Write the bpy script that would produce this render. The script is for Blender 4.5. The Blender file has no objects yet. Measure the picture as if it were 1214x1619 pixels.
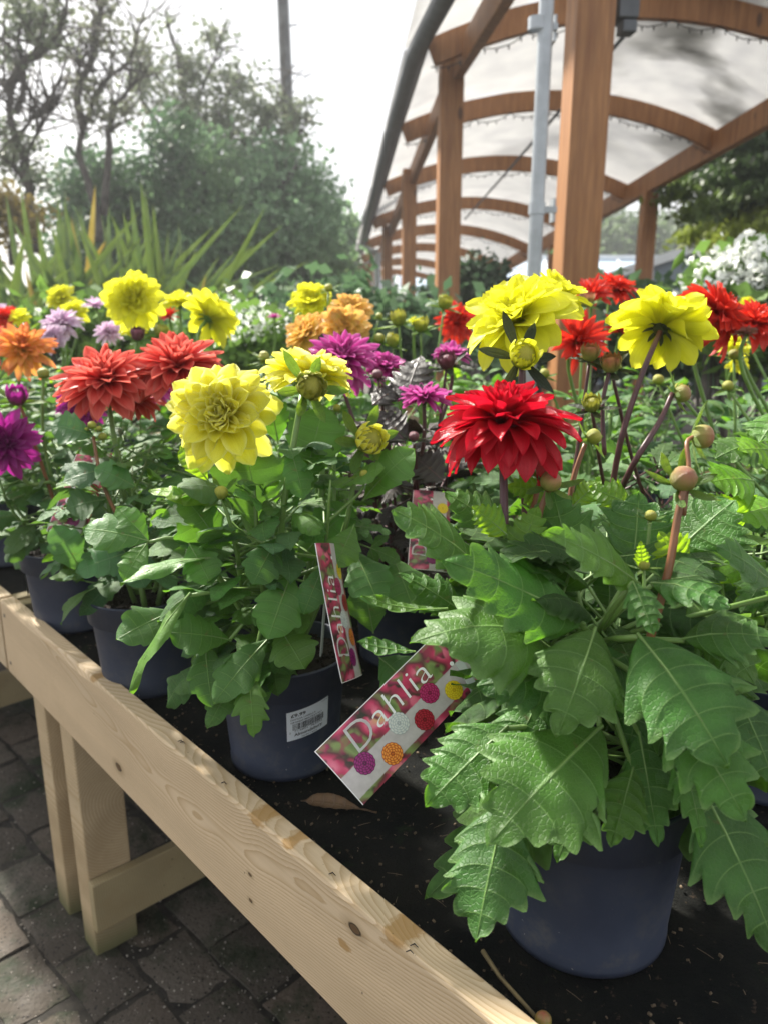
import bpy, math, random
import numpy as np
from mathutils import Vector, Matrix

# ------------------------------------------------------------------ camera, sky, sun, exposure
S = bpy.context.scene
CAMZ = 1.25
PITCH = math.radians(14.72)
F = 1216.0
cam_d = bpy.data.cameras.new('camera'); cam = bpy.data.objects.new('camera', cam_d)
S.collection.objects.link(cam); S.camera = cam
cam.location = (0, 0, CAMZ); cam.rotation_euler = (math.pi/2 - PITCH, 0, 0)
cam_d.sensor_fit = 'VERTICAL'; cam_d.sensor_height = 36.0; cam_d.lens = 36.0*F/1619
cam_d.clip_start = 0.02; cam_d.clip_end = 600
cam_d.dof.use_dof = True; cam_d.dof.focus_distance = 0.74; cam_d.dof.aperture_fstop = 6.5
S.render.resolution_x = 767; S.render.resolution_y = 1024

SUN_AZ, SUN_EL = -38.0, 43.0            # azimuth from +Y towards +X, elevation
w = bpy.data.worlds.new('World'); S.world = w; w.use_nodes = True
wn = w.node_tree.nodes; wl = w.node_tree.links; wn.clear()
sky = wn.new('ShaderNodeTexSky'); sky.sky_type = 'NISHITA'; sky.sun_disc = False
sky.sun_elevation = math.radians(SUN_EL); sky.sun_rotation = math.radians(SUN_AZ)
sky.air_density = 1.0; sky.dust_density = 3.0; sky.ozone_density = 1.0
# thin bright cloud spread over the whole sky
wtc = wn.new('ShaderNodeTexCoord'); wno = wn.new('ShaderNodeTexNoise')
wno.inputs['Scale'].default_value = 2.2; wno.inputs['Detail'].default_value = 5
wl.new(wtc.outputs['Generated'], wno.inputs['Vector'])
wmr = wn.new('ShaderNodeMapRange'); wmr.inputs[1].default_value = .35; wmr.inputs[2].default_value = .65
wmr.inputs[3].default_value = .55; wmr.inputs[4].default_value = .8
wl.new(wno.outputs[0], wmr.inputs[0])
wmx = wn.new('ShaderNodeMix'); wmx.data_type = 'RGBA'
wl.new(wmr.outputs[0], wmx.inputs[0]); wl.new(sky.outputs[0], wmx.inputs[6])
wmx.inputs[7].default_value = (8.9, 8.9, 8.8, 1)
bg = wn.new('ShaderNodeBackground'); bg.inputs[1].default_value = 0.058
wo = wn.new('ShaderNodeOutputWorld')
wl.new(wmx.outputs[2], bg.inputs[0]); wl.new(bg.outputs[0], wo.inputs[0])
sd = bpy.data.lights.new('sun', 'SUN'); sun = bpy.data.objects.new('sun', sd); S.collection.objects.link(sun)
sd.energy = 5.0; sd.angle = math.radians(3.5); sd.color = (1, .95, .86)
_a, _e = math.radians(SUN_AZ), math.radians(SUN_EL)
SUNV = Vector((math.sin(_a)*math.cos(_e), math.cos(_a)*math.cos(_e), math.sin(_e)))
sun.rotation_euler = SUNV.to_track_quat('Z', 'Y').to_euler(); sun.location = SUNV*20
S.view_settings.view_transform = 'Standard'; S.view_settings.look = 'None'
S.view_settings.exposure = 1.42; S.view_settings.gamma = 1; S.view_settings.use_curve_mapping = False
S.render.engine = 'CYCLES'
S.cycles.max_bounces = 8; S.cycles.transparent_max_bounces = 12; S.cycles.caustics_reflective = False; S.cycles.caustics_refractive = False

# ------------------------------------------------------------------ helpers
rnd = random.Random(7)
_c, _s = math.cos(PITCH), math.sin(PITCH)
CAM = Vector((0, 0, CAMZ))
def ray(px, py):
    x = (px-607)/F; y = (py-809.5)/F
    return Vector((x, _c-y*_s, -(_s+y*_c)))
def W(px, py, zc): return CAM + ray(px, py)*zc               # point at optical depth zc
def WY(px, py, fwd):
    r = ray(px, py); return CAM + r*(fwd/r.y)
def WZ(px, py, z):
    r = ray(px, py); return CAM + r*((z-CAMZ)/r.z)
def depth(p): return (p.y*_c + (CAMZ-p.z)*_s)
def V(*a): return Vector(a)

def tag(o, label=None, cat=None, group=None, kind=None):
    if label: o['label'] = label
    if cat: o['category'] = cat
    if group: o['group'] = group
    if kind: o['kind'] = kind
    return o
def link(name, data, parent=None, m=None):
    o = bpy.data.objects.new(name, data); S.collection.objects.link(o)
    if parent: o.parent = parent
    if m is not None: o.matrix_basis = m
    return o
def empty(name, loc, label, cat, group=None, rz=0):
    o = link(name, None); o.location = loc; o.rotation_euler = (0, 0, rz); o.empty_display_size = .05
    return tag(o, label, cat, group)

class MB:
    def __init__(s): s.v = []; s.f = []; s.m = []; s.uv = []
    def add(s, vs, fs, mi=0, uvs=None):
        k = len(s.v); s.v.extend([tuple(x) for x in vs])
        if uvs is None: uvs = [(0, 0)]*len(vs)
        s.uv.extend(uvs)
        for f in fs: s.f.append(tuple(i+k for i in f)); s.m.append(mi)
    def box(s, c, size, rot=None, mi=0, taper=1):
        hx, hy, hz = [x/2 for x in size]
        vs = [V(x*hx*(taper if z > 0 else 1), y*hy*(taper if z > 0 else 1), z*hz) for z in (-1, 1) for y in (-1, 1) for x in (-1, 1)]
        if rot is not None: vs = [rot @ x for x in vs]
        c = Vector(c)
        s.add([x+c for x in vs], [(0,2,3,1),(4,5,7,6),(0,1,5,4),(2,6,7,3),(0,4,6,2),(1,3,7,5)], mi)
    def beam(s, a, b, wd, h, up=(0,0,1), mi=0):
        a = Vector(a); b = Vector(b); d = (b-a); L = d.length; d.normalize()
        y = Vector(up).cross(d).normalized(); z = d.cross(y)
        s.box((a+b)/2, (L, wd, h), Matrix((d, y, z)).transposed(), mi)
    def tube(s, pts, rad, seg=8, mi=0, cap=True):
        pts = [Vector(p) for p in pts]; n = len(pts)
        if not hasattr(rad, '__len__'): rad = [rad]*n
        vs = []; uvs = []
        ref = V(0.13, 0.21, 1) if abs((pts[-1]-pts[0]).normalized().z) < .9 else V(1, .1, .1)
        for i in range(n):
            t = (pts[min(i+1, n-1)]-pts[max(i-1, 0)]).normalized()
            x = ref.cross(t).normalized(); y = t.cross(x)
            for j in range(seg):
                a = 2*math.pi*j/seg
                vs.append(pts[i]+(x*math.cos(a)+y*math.sin(a))*rad[i]); uvs.append((i/(n-1), j/seg))
        fs = [(i*seg+j, i*seg+(j+1) % seg, (i+1)*seg+(j+1) % seg, (i+1)*seg+j) for i in range(n-1) for j in range(seg)]
        if cap: fs += [tuple(range(seg))[::-1], tuple(range((n-1)*seg, n*seg))]
        s.add(vs, fs, mi, uvs)
    def lathe(s, prof, seg=32, mi=0, c=(0,0,0), rot=None, smoothuv=True):
        c = Vector(c); vs = []; uvs = []; n = len(prof)
        for i, (r, z) in enumerate(prof):
            for j in range(seg):
                a = 2*math.pi*j/seg; p = V(r*math.cos(a), r*math.sin(a), z)
                if rot is not None: p = rot @ p
                vs.append(p+c); uvs.append((i/(n-1), j/seg))
        fs = [(i*seg+j, i*seg+(j+1) % seg, (i+1)*seg+(j+1) % seg, (i+1)*seg+j) for i in range(n-1) for j in range(seg)]
        s.add(vs, fs, mi, uvs)
    def grid(s, P, mi=0, UV=None):
        nu = len(P); nv = len(P[0])
        vs = [p for r in P for p in r]
        uvs = [q for r in UV for q in r] if UV else None
        fs = [(i*nv+j, i*nv+j+1, (i+1)*nv+j+1, (i+1)*nv+j) for i in range(nu-1) for j in range(nv-1)]
        s.add(vs, fs, mi, uvs)
    def mesh(s, name, mats, smooth=True):
        me = bpy.data.meshes.new(name); me.from_pydata(s.v, [], s.f)
        for m in (mats if isinstance(mats, (list, tuple)) else [mats]): me.materials.append(m)
        me.polygons.foreach_set('material_index', s.m)
        if smooth: me.polygons.foreach_set('use_smooth', [True]*len(s.f))
        ul = me.uv_layers.new(name='UVMap')
        li = np.empty(len(me.loops), dtype=np.int32); me.loops.foreach_get('vertex_index', li)
        ul.data.foreach_set('uv', np.array(s.uv, dtype=np.float32)[li].ravel())
        me.update(); return me
    def obj(s, name, mats, parent=None, m=None, smooth=True, bevel=0, seg=2):
        o = link(name, s.mesh(name, mats, smooth and not bevel), parent, m)
        if bevel:
            b = o.modifiers.new('bevel', 'BEVEL'); b.width = bevel; b.segments = seg; b.limit_method = 'ANGLE'; b.harden_normals = False
        return o

# ------------------------------------------------------------------ materials
def nmat(name):
    m = bpy.data.materials.new(name); m.use_nodes = True; nt = m.node_tree; nt.nodes.clear()
    out = nt.nodes.new('ShaderNodeOutputMaterial'); b = nt.nodes.new('ShaderNodeBsdfPrincipled')
    nt.links.new(b.outputs[0], out.inputs[0]); return m, nt, b, out
class N:
    """tiny node-graph helper"""
    def __init__(s, nt): s.nt = nt
    def new(s, t, **k):
        n = s.nt.nodes.new('ShaderNode'+t)
        for a, v in k.items(): setattr(n, a, v)
        return n
    def set(s, sock, v):
        if hasattr(v, 'is_linked'): s.nt.links.new(v, sock)
        elif v is not None: sock.default_value = v
    def math(s, op, a, b=None, c=None, clamp=False):
        n = s.new('Math', operation=op, use_clamp=clamp); s.set(n.inputs[0], a)
        if b is not None: s.set(n.inputs[1], b)
        if c is not None: s.set(n.inputs[2], c)
        return n.outputs[0]
    def mix(s, f, a, b, blend='MIX'):
        n = s.new('Mix', data_type='RGBA', blend_type=blend); s.set(n.inputs[0], f)
        s.set(n.inputs[6], a if hasattr(a, 'is_linked') else (*a[:3], 1)); s.set(n.inputs[7], b if hasattr(b, 'is_linked') else (*b[:3], 1))
        return n.outputs[2]
    def noise(s, vec, scale, detail=3, rough=.5, out=0, dist=0):
        n = s.new('TexNoise'); s.set(n.inputs['Vector'], vec); n.inputs['Scale'].default_value = scale
        n.inputs['Detail'].default_value = detail; n.inputs['Roughness'].default_value = rough; n.inputs['Distortion'].default_value = dist
        return n.outputs[out]
    def rng(s, v, a, b, c=0, d=1):
        n = s.new('MapRange'); s.set(n.inputs[0], v)
        for i, x in enumerate((a, b, c, d)): n.inputs[i+1].default_value = x
        return n.outputs[0]
    def ramp(s, v, stops):
        n = s.new('ValToRGB'); s.set(n.inputs[0], v); e = n.color_ramp.elements
        while len(e) < len(stops): e.new(.5)
        for i, (p, c) in enumerate(stops): e[i].position = p; e[i].color = (*c, 1)
        return n.outputs[0]
    def obj(s): return s.new('TexCoord').outputs['Object']
    def uv(s):
        n = s.new('SeparateXYZ'); s.nt.links.new(s.new('UVMap').outputs[0], n.inputs[0]); return n.outputs[0], n.outputs[1]
    def sep(s, v):
        n = s.new('SeparateXYZ'); s.set(n.inputs[0], v); return n.outputs
    def comb(s, x, y, z):
        n = s.new('CombineXYZ')
        for i, q in enumerate((x, y, z)): s.set(n.inputs[i], q)
        return n.outputs[0]
    def scale(s, v, sc):
        n = s.new('Mapping'); s.set(n.inputs[0], v); n.inputs['Scale'].default_value = sc; return n.outputs[0]
    def bump(s, h, st=.3, dist=.001, nrm=None):
        n = s.new('Bump'); n.inputs['Strength'].default_value = st; n.inputs['Distance'].default_value = dist; s.set(n.inputs['Height'], h)
        if nrm: s.set(n.inputs['Normal'], nrm)
        return n.outputs[0]
    def rand(s): return s.new('ObjectInfo').outputs['Random']

def simple(name, col, rough=.6, var=.15, scale=8, bumpd=0, bscale=60, metal=0, spec=.5):
    m, nt, b, o = nmat(name); n = N(nt); oc = n.obj()
    f = n.noise(oc, scale, 5, .6)
    c2 = tuple(x*(1-var*1.6) for x in col); c1 = tuple(min(1, x*(1+var)) for x in col)
    n.set(b.inputs['Base Color'], n.mix(n.rng(f, .3, .7), c2, c1))
    b.inputs['Roughness'].default_value = rough; b.inputs['Metallic'].default_value = metal
    b.inputs['Specular IOR Level'].default_value = spec
    if bumpd: n.set(b.inputs['Normal'], n.bump(n.noise(oc, bscale, 4, .6), .6, bumpd))
    return m

def leaf_mat(name, col, vein, nv=8, trans=.32, rough=.38, tcol=None, bump=.0012, edge=None, quilt=1.0, spec=.5):
    m, nt, b, out = nmat(name); n = N(nt); u, v = n.uv()
    av = n.math('ABSOLUTE', n.math('SUBTRACT', n.math('MULTIPLY', v, 2), 1))
    ph = n.math('FRACT', n.math('ADD', n.math('MULTIPLY', u, nv), .12))
    dv = n.math('ABSOLUTE', n.math('SUBTRACT', ph, .5))            # .5 at a side vein
    side = n.math('MULTIPLY', n.rng(dv, .46, .5), n.rng(av, 1.0, .55, 0, 1))
    mid = n.rng(av, .035, .012)
    vm = n.math('MAXIMUM', mid, n.math('MULTIPLY', side, .95))
    oc = n.obj()
    netv = n.new('TexVoronoi', feature='DISTANCE_TO_EDGE'); n.set(netv.inputs['Vector'], oc); netv.inputs['Scale'].default_value = 260
    net = n.rng(netv.outputs[0], .0, .12, 1, 0)
    big = n.noise(oc, 22, 3); rr = n.rand()
    dk = tuple(x*.62 for x in col); lt = tuple(min(1, x*1.35) for x in col)
    base = n.mix(n.rng(big, .3, .7), dk, lt)
    yl = (min(1, col[0]*2.0+.02), col[1]*1.35+.02, col[2]*.7)
    base = n.mix(n.math('MULTIPLY', n.math('POWER', rr, 1.8), .60), base, yl)
    r2 = n.math('FRACT', n.math('MULTIPLY', rr, 17.3)); bs = n.rng(r2, 0, 1, .68, 1.25); base = n.mix(1, base, n.comb(bs, bs, n.rng(r2, 0, 1, .85, 1.1)), 'MULTIPLY')
    base = n.mix(n.math('MULTIPLY', n.rng(dv, .15, .44), .28), base, tuple(x*.5 for x in col))
    if edge: base = n.mix(n.rng(av, .86, 1.0, 0, .8), base, edge)
    col_o = n.mix(n.math('MULTIPLY', vm, .75), base, vein)
    col_o = n.mix(n.math('MULTIPLY', net, .12), col_o, vein)
    # tears, scorched spots
    sp = n.rng(n.noise(oc, 55, 2, .5), .74, .80)
    col_o = n.mix(n.math('MULTIPLY', sp, .7), col_o, (.16, .10, .035))
    n.set(b.inputs['Base Color'], col_o)
    n.set(b.inputs['Roughness'], n.rng(n.noise(oc, 60, 3), .3, .7, rough-.04, rough+.18))
    b.inputs['Specular IOR Level'].default_value = spec
    qh = n.math('MULTIPLY', n.math('SINE', n.math('MULTIPLY', ph, math.pi)), n.math('MULTIPLY', n.rng(av, 0, .2), n.rng(av, 1, .8)))
    h = n.math('ADD', n.math('MULTIPLY', qh, quilt), n.math('MULTIPLY', n.noise(oc, 60, 3, .5), .8))
    h = n.math('SUBTRACT', h, n.math('MULTIPLY', mid, .4)); h = n.math('SUBTRACT', h, n.math('MULTIPLY', net, .16))
    nr = n.bump(h, 1.0, bump); n.set(b.inputs['Normal'], nr)
    t = n.new('BsdfTranslucent'); n.set(t.inputs[0], n.mix(.5, col_o, tcol or (col[0]*4.2, col[1]*2.9, col[2]*.7))); n.set(t.inputs[1], nr)
    mx = n.new('MixShader'); mx.inputs[0].default_value = trans
    nt.links.new(b.outputs[0], mx.inputs[1]); nt.links.new(t.outputs[0], mx.inputs[2]); nt.links.new(mx.outputs[0], out.inputs[0])
    return m

def petal_mat(name, base, mid, tip, trans=.35, rough=.42, wet=0, edge=None, streak=.24):
    m, nt, b, out = nmat(name); n = N(nt); u, v = n.uv(); oc = n.obj()
    av = n.math('ABSOLUTE', n.math('SUBTRACT', n.math('MULTIPLY', v, 2), 1))
    st = n.noise(n.comb(n.math('MULTIPLY', u, 1.2), n.math('MULTIPLY', v, 9), n.math('MULTIPLY', n.rand(), 9)), 1.6, 4)
    u2 = n.math('ADD', u, n.math('MULTIPLY', n.math('SUBTRACT', st, .5), .25))
    c = n.ramp(u2, [(0, base), (.5, mid), (1, tip)])
    if edge: c = n.mix(n.math('MULTIPLY', n.rng(av, .55, 1.0), n.rng(u, .3, .8)), c, edge)
    sc = n.rng(n.math('MULTIPLY', n.rand(), 1), 0, 1, .82, 1.12)
    c = n.mix(1, c, n.comb(sc, sc, sc), 'MULTIPLY')
    c = n.mix(n.rng(st, .35, .6, streak, 0), c, tuple(x*.6 for x in mid))
    n.set(b.inputs['Base Color'], c); b.inputs['Roughness'].default_value = rough
    h = n.math('ADD', st, n.math('MULTIPLY', n.noise(oc, 90, 2), .5))
    if wet:
        vo = n.new('TexVoronoi'); n.set(vo.inputs['Vector'], oc); vo.inputs['Scale'].default_value = 150
        dr = n.math('MULTIPLY', n.rng(vo.outputs[0], .42, .2), n.rng(n.noise(oc, 40, 1), .5, .6))
        h = n.math('ADD', h, n.math('MULTIPLY', dr, 2.2)); n.set(b.inputs['Roughness'], n.rng(n.noise(oc, 45, 2), .4, .6, .16, rough))
    nr = n.bump(h, .8, .0009); n.set(b.inputs['Normal'], nr)
    t = n.new('BsdfTranslucent'); n.set(t.inputs[0], c)
    mx = n.new('MixShader'); mx.inputs[0].default_value = trans
    nt.links.new(b.outputs[0], mx.inputs[1]); nt.links.new(t.outputs[0], mx.inputs[2]); nt.links.new(mx.outputs[0], out.inputs[0])
    return m

def wood_mat(name, light, dark, ring=.0034, y0=.02, z0=-.05, tilt=.035, rough=.62, knots=(), weather=.3, bump=.0004, endgreen=False, stains=()):
    m, nt, b, out = nmat(name); n = N(nt); oc = n.obj(); x, y, z = n.sep(oc)
    wob = n.noise(n.scale(oc, (1.6, 1, 1)), 2.2, 2)
    wy = n.math('ADD', n.math('ADD', y, y0), n.math('MULTIPLY', n.math('SUBTRACT', wob, .5), .05))
    wz = n.math('ADD', n.math('ADD', z, z0), n.math('ADD', n.math('MULTIPLY', n.math('SINE', n.math('MULTIPLY', x, 4.3)), tilt), n.math('MULTIPLY', n.math('SUBTRACT', n.noise(n.scale(oc, (2.5, 3, 3)), 1.7, 2), .5), .05)))
    r = n.math('SQRT', n.math('ADD', n.math('MULTIPLY', wy, wy), n.math('MULTIPLY', wz, wz)))
    fine = n.noise(n.scale(oc, (3, 260, 260)), 1.0, 3)
    rr = n.math('FRACT', n.math('ADD', n.math('DIVIDE', r, ring), n.math('MULTIPLY', fine, .35)))
    rk = n.math('MULTIPLY', n.math('POWER', rr, 2.2), n.rng(rr, 1.0, .93, .15, 1))
    tone = n.noise(n.scale(oc, (2, 9, 9)), 1.5, 4)
    c = n.mix(n.math('MULTIPLY', rk, .8), n.mix(n.rng(tone, .3, .7), light, tuple(q*.8 for q in light)), dark)
    c = n.mix(n.rng(fine, .35, .7, 0, .16), c, tuple(q*.55 for q in light))
    for (kx, ky, kz, kr) in knots:
        d = n.math('SQRT', n.math('ADD', n.math('POWER', n.math('MULTIPLY', n.math('SUBTRACT', x, kx), .6), 2), n.math('ADD', n.math('POWER', n.math('SUBTRACT', z, kz), 2), n.math('POWER', n.math('SUBTRACT', y, ky), 2))))
        ring_k = n.math('ADD', n.math('MULTIPLY', n.noise(oc, 90, 2), kr*.4), d)
        c = n.mix(n.rng(ring_k, kr*2.6, kr*1.1, 0, .5), c, tuple(q*.6 for q in dark))
        c = n.mix(n.rng(ring_k, kr*1.25, kr*1.05, 0, .95), c, (.02, .012, .006))
        c = n.mix(n.rng(ring_k, kr*1.0, kr*.85, 0, .9), c, (.13, .075, .035))
    for (kx, ky, kz, kr) in stains:
        d = n.math('SQRT', n.math('ADD', n.math('POWER', n.math('MULTIPLY', n.math('SUBTRACT', x, kx), .55), 2), n.math('POWER', n.math('SUBTRACT', z, kz), 2)))
        d = n.math('ADD', d, n.math('MULTIPLY', n.math('SUBTRACT', n.noise(oc, 70, 4, .7), .5), kr*1.6))
        c = n.mix(n.rng(d, kr*1.05, kr*.7, 0, .75), c, (.36, .20, .055))
    sp = n.rng(n.noise(oc, 140, 2, .4), .76, .79)
    c = n.mix(n.math('MULTIPLY', sp, .75), c, (.05, .035, .02))
    dirt = n.rng(n.noise(oc, 7, 4, .65), .5, .72, 0, weather)
    c = n.mix(dirt, c, (.28, .19, .09))
    if endgreen:
        c = n.mix(n.rng(z, endgreen, endgreen-.09, 0, .75), c, (.05, .075, .02))
    n.set(b.inputs['Base Color'], c); b.inputs['Roughness'].default_value = rough; b.inputs['Specular IOR Level'].default_value = .3
    h = n.math('ADD', n.math('MULTIPLY', rk, .5), fine); n.set(b.inputs['Normal'], n.bump(h, .6, bump))
    return m

M = {}
M['leafA'] = leaf_mat('leaf_coarse', (.048, .160, .020), (.20, .37, .09), 6, .42, .46, bump=.0015, edge=(.15, .28, .07), quilt=1.0, spec=.55)
M['leafB'] = leaf_mat('leaf_smooth', (.062, .195, .030), (.18, .34, .07), 6, .40, .42, bump=.0007, quilt=.5)
M['leafC'] = leaf_mat('leaf_bluish', (.056, .165, .052), (.14, .27, .11), 6, .32, .44, bump=.0008, quilt=.6)
M['leafL'] = leaf_mat('leaf_lime', (.15, .35, .025), (.28, .48, .08), 7, .45, .40, bump=.0014, quilt=.8)
M['leafD'] = leaf_mat('leaf_dark', (.030, .028, .026), (.07, .05, .05), 7, .12, .36, tcol=(.10, .06, .02), bump=.0012)
M['leafY'] = leaf_mat('leaf_yellowing', (.17, .22, .05), (.2, .3, .08), 6, .35, .45)
M['stem'] = simple('stem_green', (.15, .26, .06), .45, .2, 30)
M['stemP'] = simple('stem_purple', (.085, .030, .035), .4, .25, 30)
M['stemR'] = simple('stem_bronze', (.22, .095, .04), .42, .3, 25)
M['sepal'] = leaf_mat('sepal_green', (.11, .24, .04), (.2, .35, .1), 4, .3, .4)
M['sepalD'] = leaf_mat('sepal_dark', (.035, .055, .025), (.06, .09, .04), 4, .15, .4)
P = {}
P['yel'] = petal_mat('petal_yellow', (.70, .69, .015), (.86, .85, .03), (.89, .88, .06), .5, streak=.14)
P['pale'] = petal_mat('petal_lemon', (.78, .72, .02), (.92, .87, .045), (.94, .90, .12), .5, .4, wet=1, edge=(.92, .91, .34), streak=.10)
P['red'] = petal_mat('petal_crimson', (.24, .002, .008), (.58, .004, .018), (.66, .010, .032), .36, .24, wet=1)
P['coral'] = petal_mat('petal_coral', (.50, .020, .018), (.72, .055, .045), (.78, .15, .11), .36, .42, edge=(.85, .26, .20))
P['scar'] = petal_mat('petal_scarlet', (.42, .012, .004), (.72, .028, .012), (.78, .06, .03), .38, .42)
P['mag'] = petal_mat('petal_magenta', (.24, .006, .10), (.50, .02, .26), (.62, .08, .38), .34, .4, edge=(.72, .22, .55))
P['pur'] = petal_mat('petal_purple', (.16, .004, .09), (.34, .012, .22), (.42, .03, .30), .34, .4)
P['ora'] = petal_mat('petal_orange', (.88, .66, .05), (.87, .46, .08), (.84, .24, .11), .38, .42)
P['peach'] = petal_mat('petal_apricot', (.88, .70, .08), (.88, .66, .12), (.86, .50, .18), .38, .42)
P['lil'] = petal_mat('petal_lilac', (.55, .28, .46), (.72, .50, .68), (.80, .66, .80), .35, .45)
P['whi'] = petal_mat('petal_white', (.6, .68, .45), (.80, .80, .74), (.84, .84, .80), .35, .45)
P['bud'] = petal_mat('bud_green', (.16, .26, .04), (.34, .38, .05), (.48, .46, .06), .2, .4)
P['budR'] = petal_mat('bud_bronze', (.20, .34, .05), (.38, .36, .09), (.48, .13, .09), .2, .34)
P['budD'] = petal_mat('bud_dark', (.10, .05, .05), (.16, .05, .07), (.20, .06, .09), .1, .4)
P['dead'] = petal_mat('faded_flower', (.20, .09, .05), (.28, .12, .07), (.36, .12, .10), .15, .6)
# ------------------------------------------------------------------ ground and paving
DV = V(-.6714, .7411, 0); NV = V(.7411, .6714, 0); BROT = math.atan2(DV.y, DV.x)
def B(a, n, z=0): return DV*a + NV*n + V(0, 0, z)
MATZ = .68
M['earth'] = simple('ground_earth', (.075, .066, .055), .9, .35, 3, .004, 40)
def paver_mat():
    m, nt, b, o = nmat('paver_concrete'); n = N(nt); oc = n.obj(); g = n.new('NewGeometry').outputs['Position']
    r = n.rand()
    c = n.ramp(n.math('ADD', n.math('MULTIPLY', r, .7), n.math('MULTIPLY', n.noise(g, 9, 4), .35)), [(0, (.042, .036, .029)), (.35, (.076, .065, .053)), (.6, (.115, .09, .07)), (.85, (.10, .088, .073)), (1, (.145, .127, .104))])
    sp = n.new('TexVoronoi'); n.set(sp.inputs['Vector'], g); sp.inputs['Scale'].default_value = 170
    wn_ = n.sep(sp.outputs[1])[0]
    c = n.mix(n.math('MULTIPLY', n.rng(wn_, .88, .94, 0, .7), n.rng(sp.outputs[0], .35, .2)), c, (.20, .17, .14))
    c = n.mix(n.math('MULTIPLY', n.rng(wn_, .2, .14), n.rng(sp.outputs[0], .45, .3)), c, (.02, .018, .018))
    c = n.mix(n.rng(n.noise(g, 4.5, 5, .7), .49, .62, 0, .9), c, (.014, .026, .010))
    n.set(b.inputs['Base Color'], c); n.set(b.inputs['Roughness'], n.rng(n.noise(g, 14, 3), .35, .65, .7, .95)); b.inputs['Specular IOR Level'].default_value = .25
    n.set(b.inputs['Normal'], n.bump(n.math('ADD', n.noise(g, 130, 4), n.math('MULTIPLY', n.noise(g, 30, 3), 1.2)), .9, .0035)); return m
M['paver'] = paver_mat()
g = MB(); g.box((0, 100, -.03), (500, 500, .04)); tag(g.obj('ground', M['earth'], smooth=False), kind='structure')
paving = link('paving', None); tag(paving, kind='structure')
paving.location = (0, 0, 0); paving.rotation_euler = (0, 0, BROT+math.radians(3))
def paver_mesh(sx, sy, sd):
    r = random.Random(sd); mb = MB(); nx, ny = 5, 4
    top = [[V((i/nx-.5)*sx + (0 if 0 < i < nx else r.uniform(-.003, .003)), (j/ny-.5)*sy + (0 if 0 < j < ny else r.uniform(-.003, .003)), 0 + r.uniform(-.0012, .0012) - (.004 if i in (0, nx) or j in (0, ny) else 0)) for j in range(ny+1)] for i in range(nx+1)]
    low = lambda p: V(p.x*1.02, p.y*1.02, -.05)
    mb.grid(top)
    ringp = [top[i][0] for i in range(nx+1)] + [top[nx][j] for j in range(1, ny+1)] + [top[i][ny] for i in range(nx-1, -1, -1)] + [top[0][j] for j in range(ny-1, 0, -1)]
    k = len(ringp); mb.add(ringp+[low(p) for p in ringp], [(i, (i+1) % k, (i+1) % k+k, i+k) for i in range(k)][::1])
    return mb.mesh('paver', M['paver'])
PX, PY = .176, .118
pm = [paver_mesh(PX-.010, PY-.010, i) for i in range(6)]
cnt = 0
cells = []
for j in range(-20, 14):
    for i in range(-7, 26):
        lx = i*PX + (PX/2 if j % 2 else 0); ly = j*PY
        wp = Matrix.Rotation(BROT+math.radians(3), 4, 'Z') @ V(lx, ly, 0)
        if wp.y < .45: continue
        d = depth(wp); sx = 607+F*wp.x/d; sy = 809.5+F*(-(wp.y*_s)+(CAMZ-wp.z)*_c)/d
        vis = -160 < sx < 760 and 1000 < sy < 1850
        cells.append((0 if vis else 1, wp.length, lx, ly))
cells.sort()
for c in cells[:298]:
    o = link('paver', pm[rnd.randrange(6)], paving)
    o.location = (c[2]+rnd.uniform(-.002, .002), c[3]+rnd.uniform(-.002, .002), .012+rnd.uniform(-.003, .003))
    o.rotation_euler = (rnd.uniform(-.012, .012), rnd.uniform(-.012, .012), rnd.choice((0, math.pi))+rnd.uniform(-.012, .012))
pb = MB(); pb.box((0, 0, -.001), (9, 9, .014)); tag(pb.obj('joint_sand', simple('joint_sand', (.032, .028, .022), .95, .5, 30, .004, 90), paving, smooth=False), kind='stuff')
# grit lying on the paving
gm = MB(); r = random.Random(3)
for i in range(900):
    p = WZ(r.uniform(-20, 560), r.uniform(1120, 1640), .013)
    s_ = r.choice((.0012, .0018, .0018, .003)); q = Matrix.Rotation(r.random()*6, 3, Vector((r.random(), r.random(), r.random())).normalized())
    vs = [q @ V(*v)*s_ + p for v in ((1,0,0), (-1,0,0), (0,1,0), (0,-1,0), (0,0,.7), (0,0,-.7))]
    gm.add(vs, [(0,2,4), (2,1,4), (1,3,4), (3,0,4), (2,0,5), (1,2,5), (3,1,5), (0,3,5)])
tag(gm.obj('grit', simple('grit', (.30, .27, .23), .8, .5, 300), smooth=False), 'scattered pale grit and tiny stones on the paving under the bench', 'grit', kind='stuff')

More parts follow.
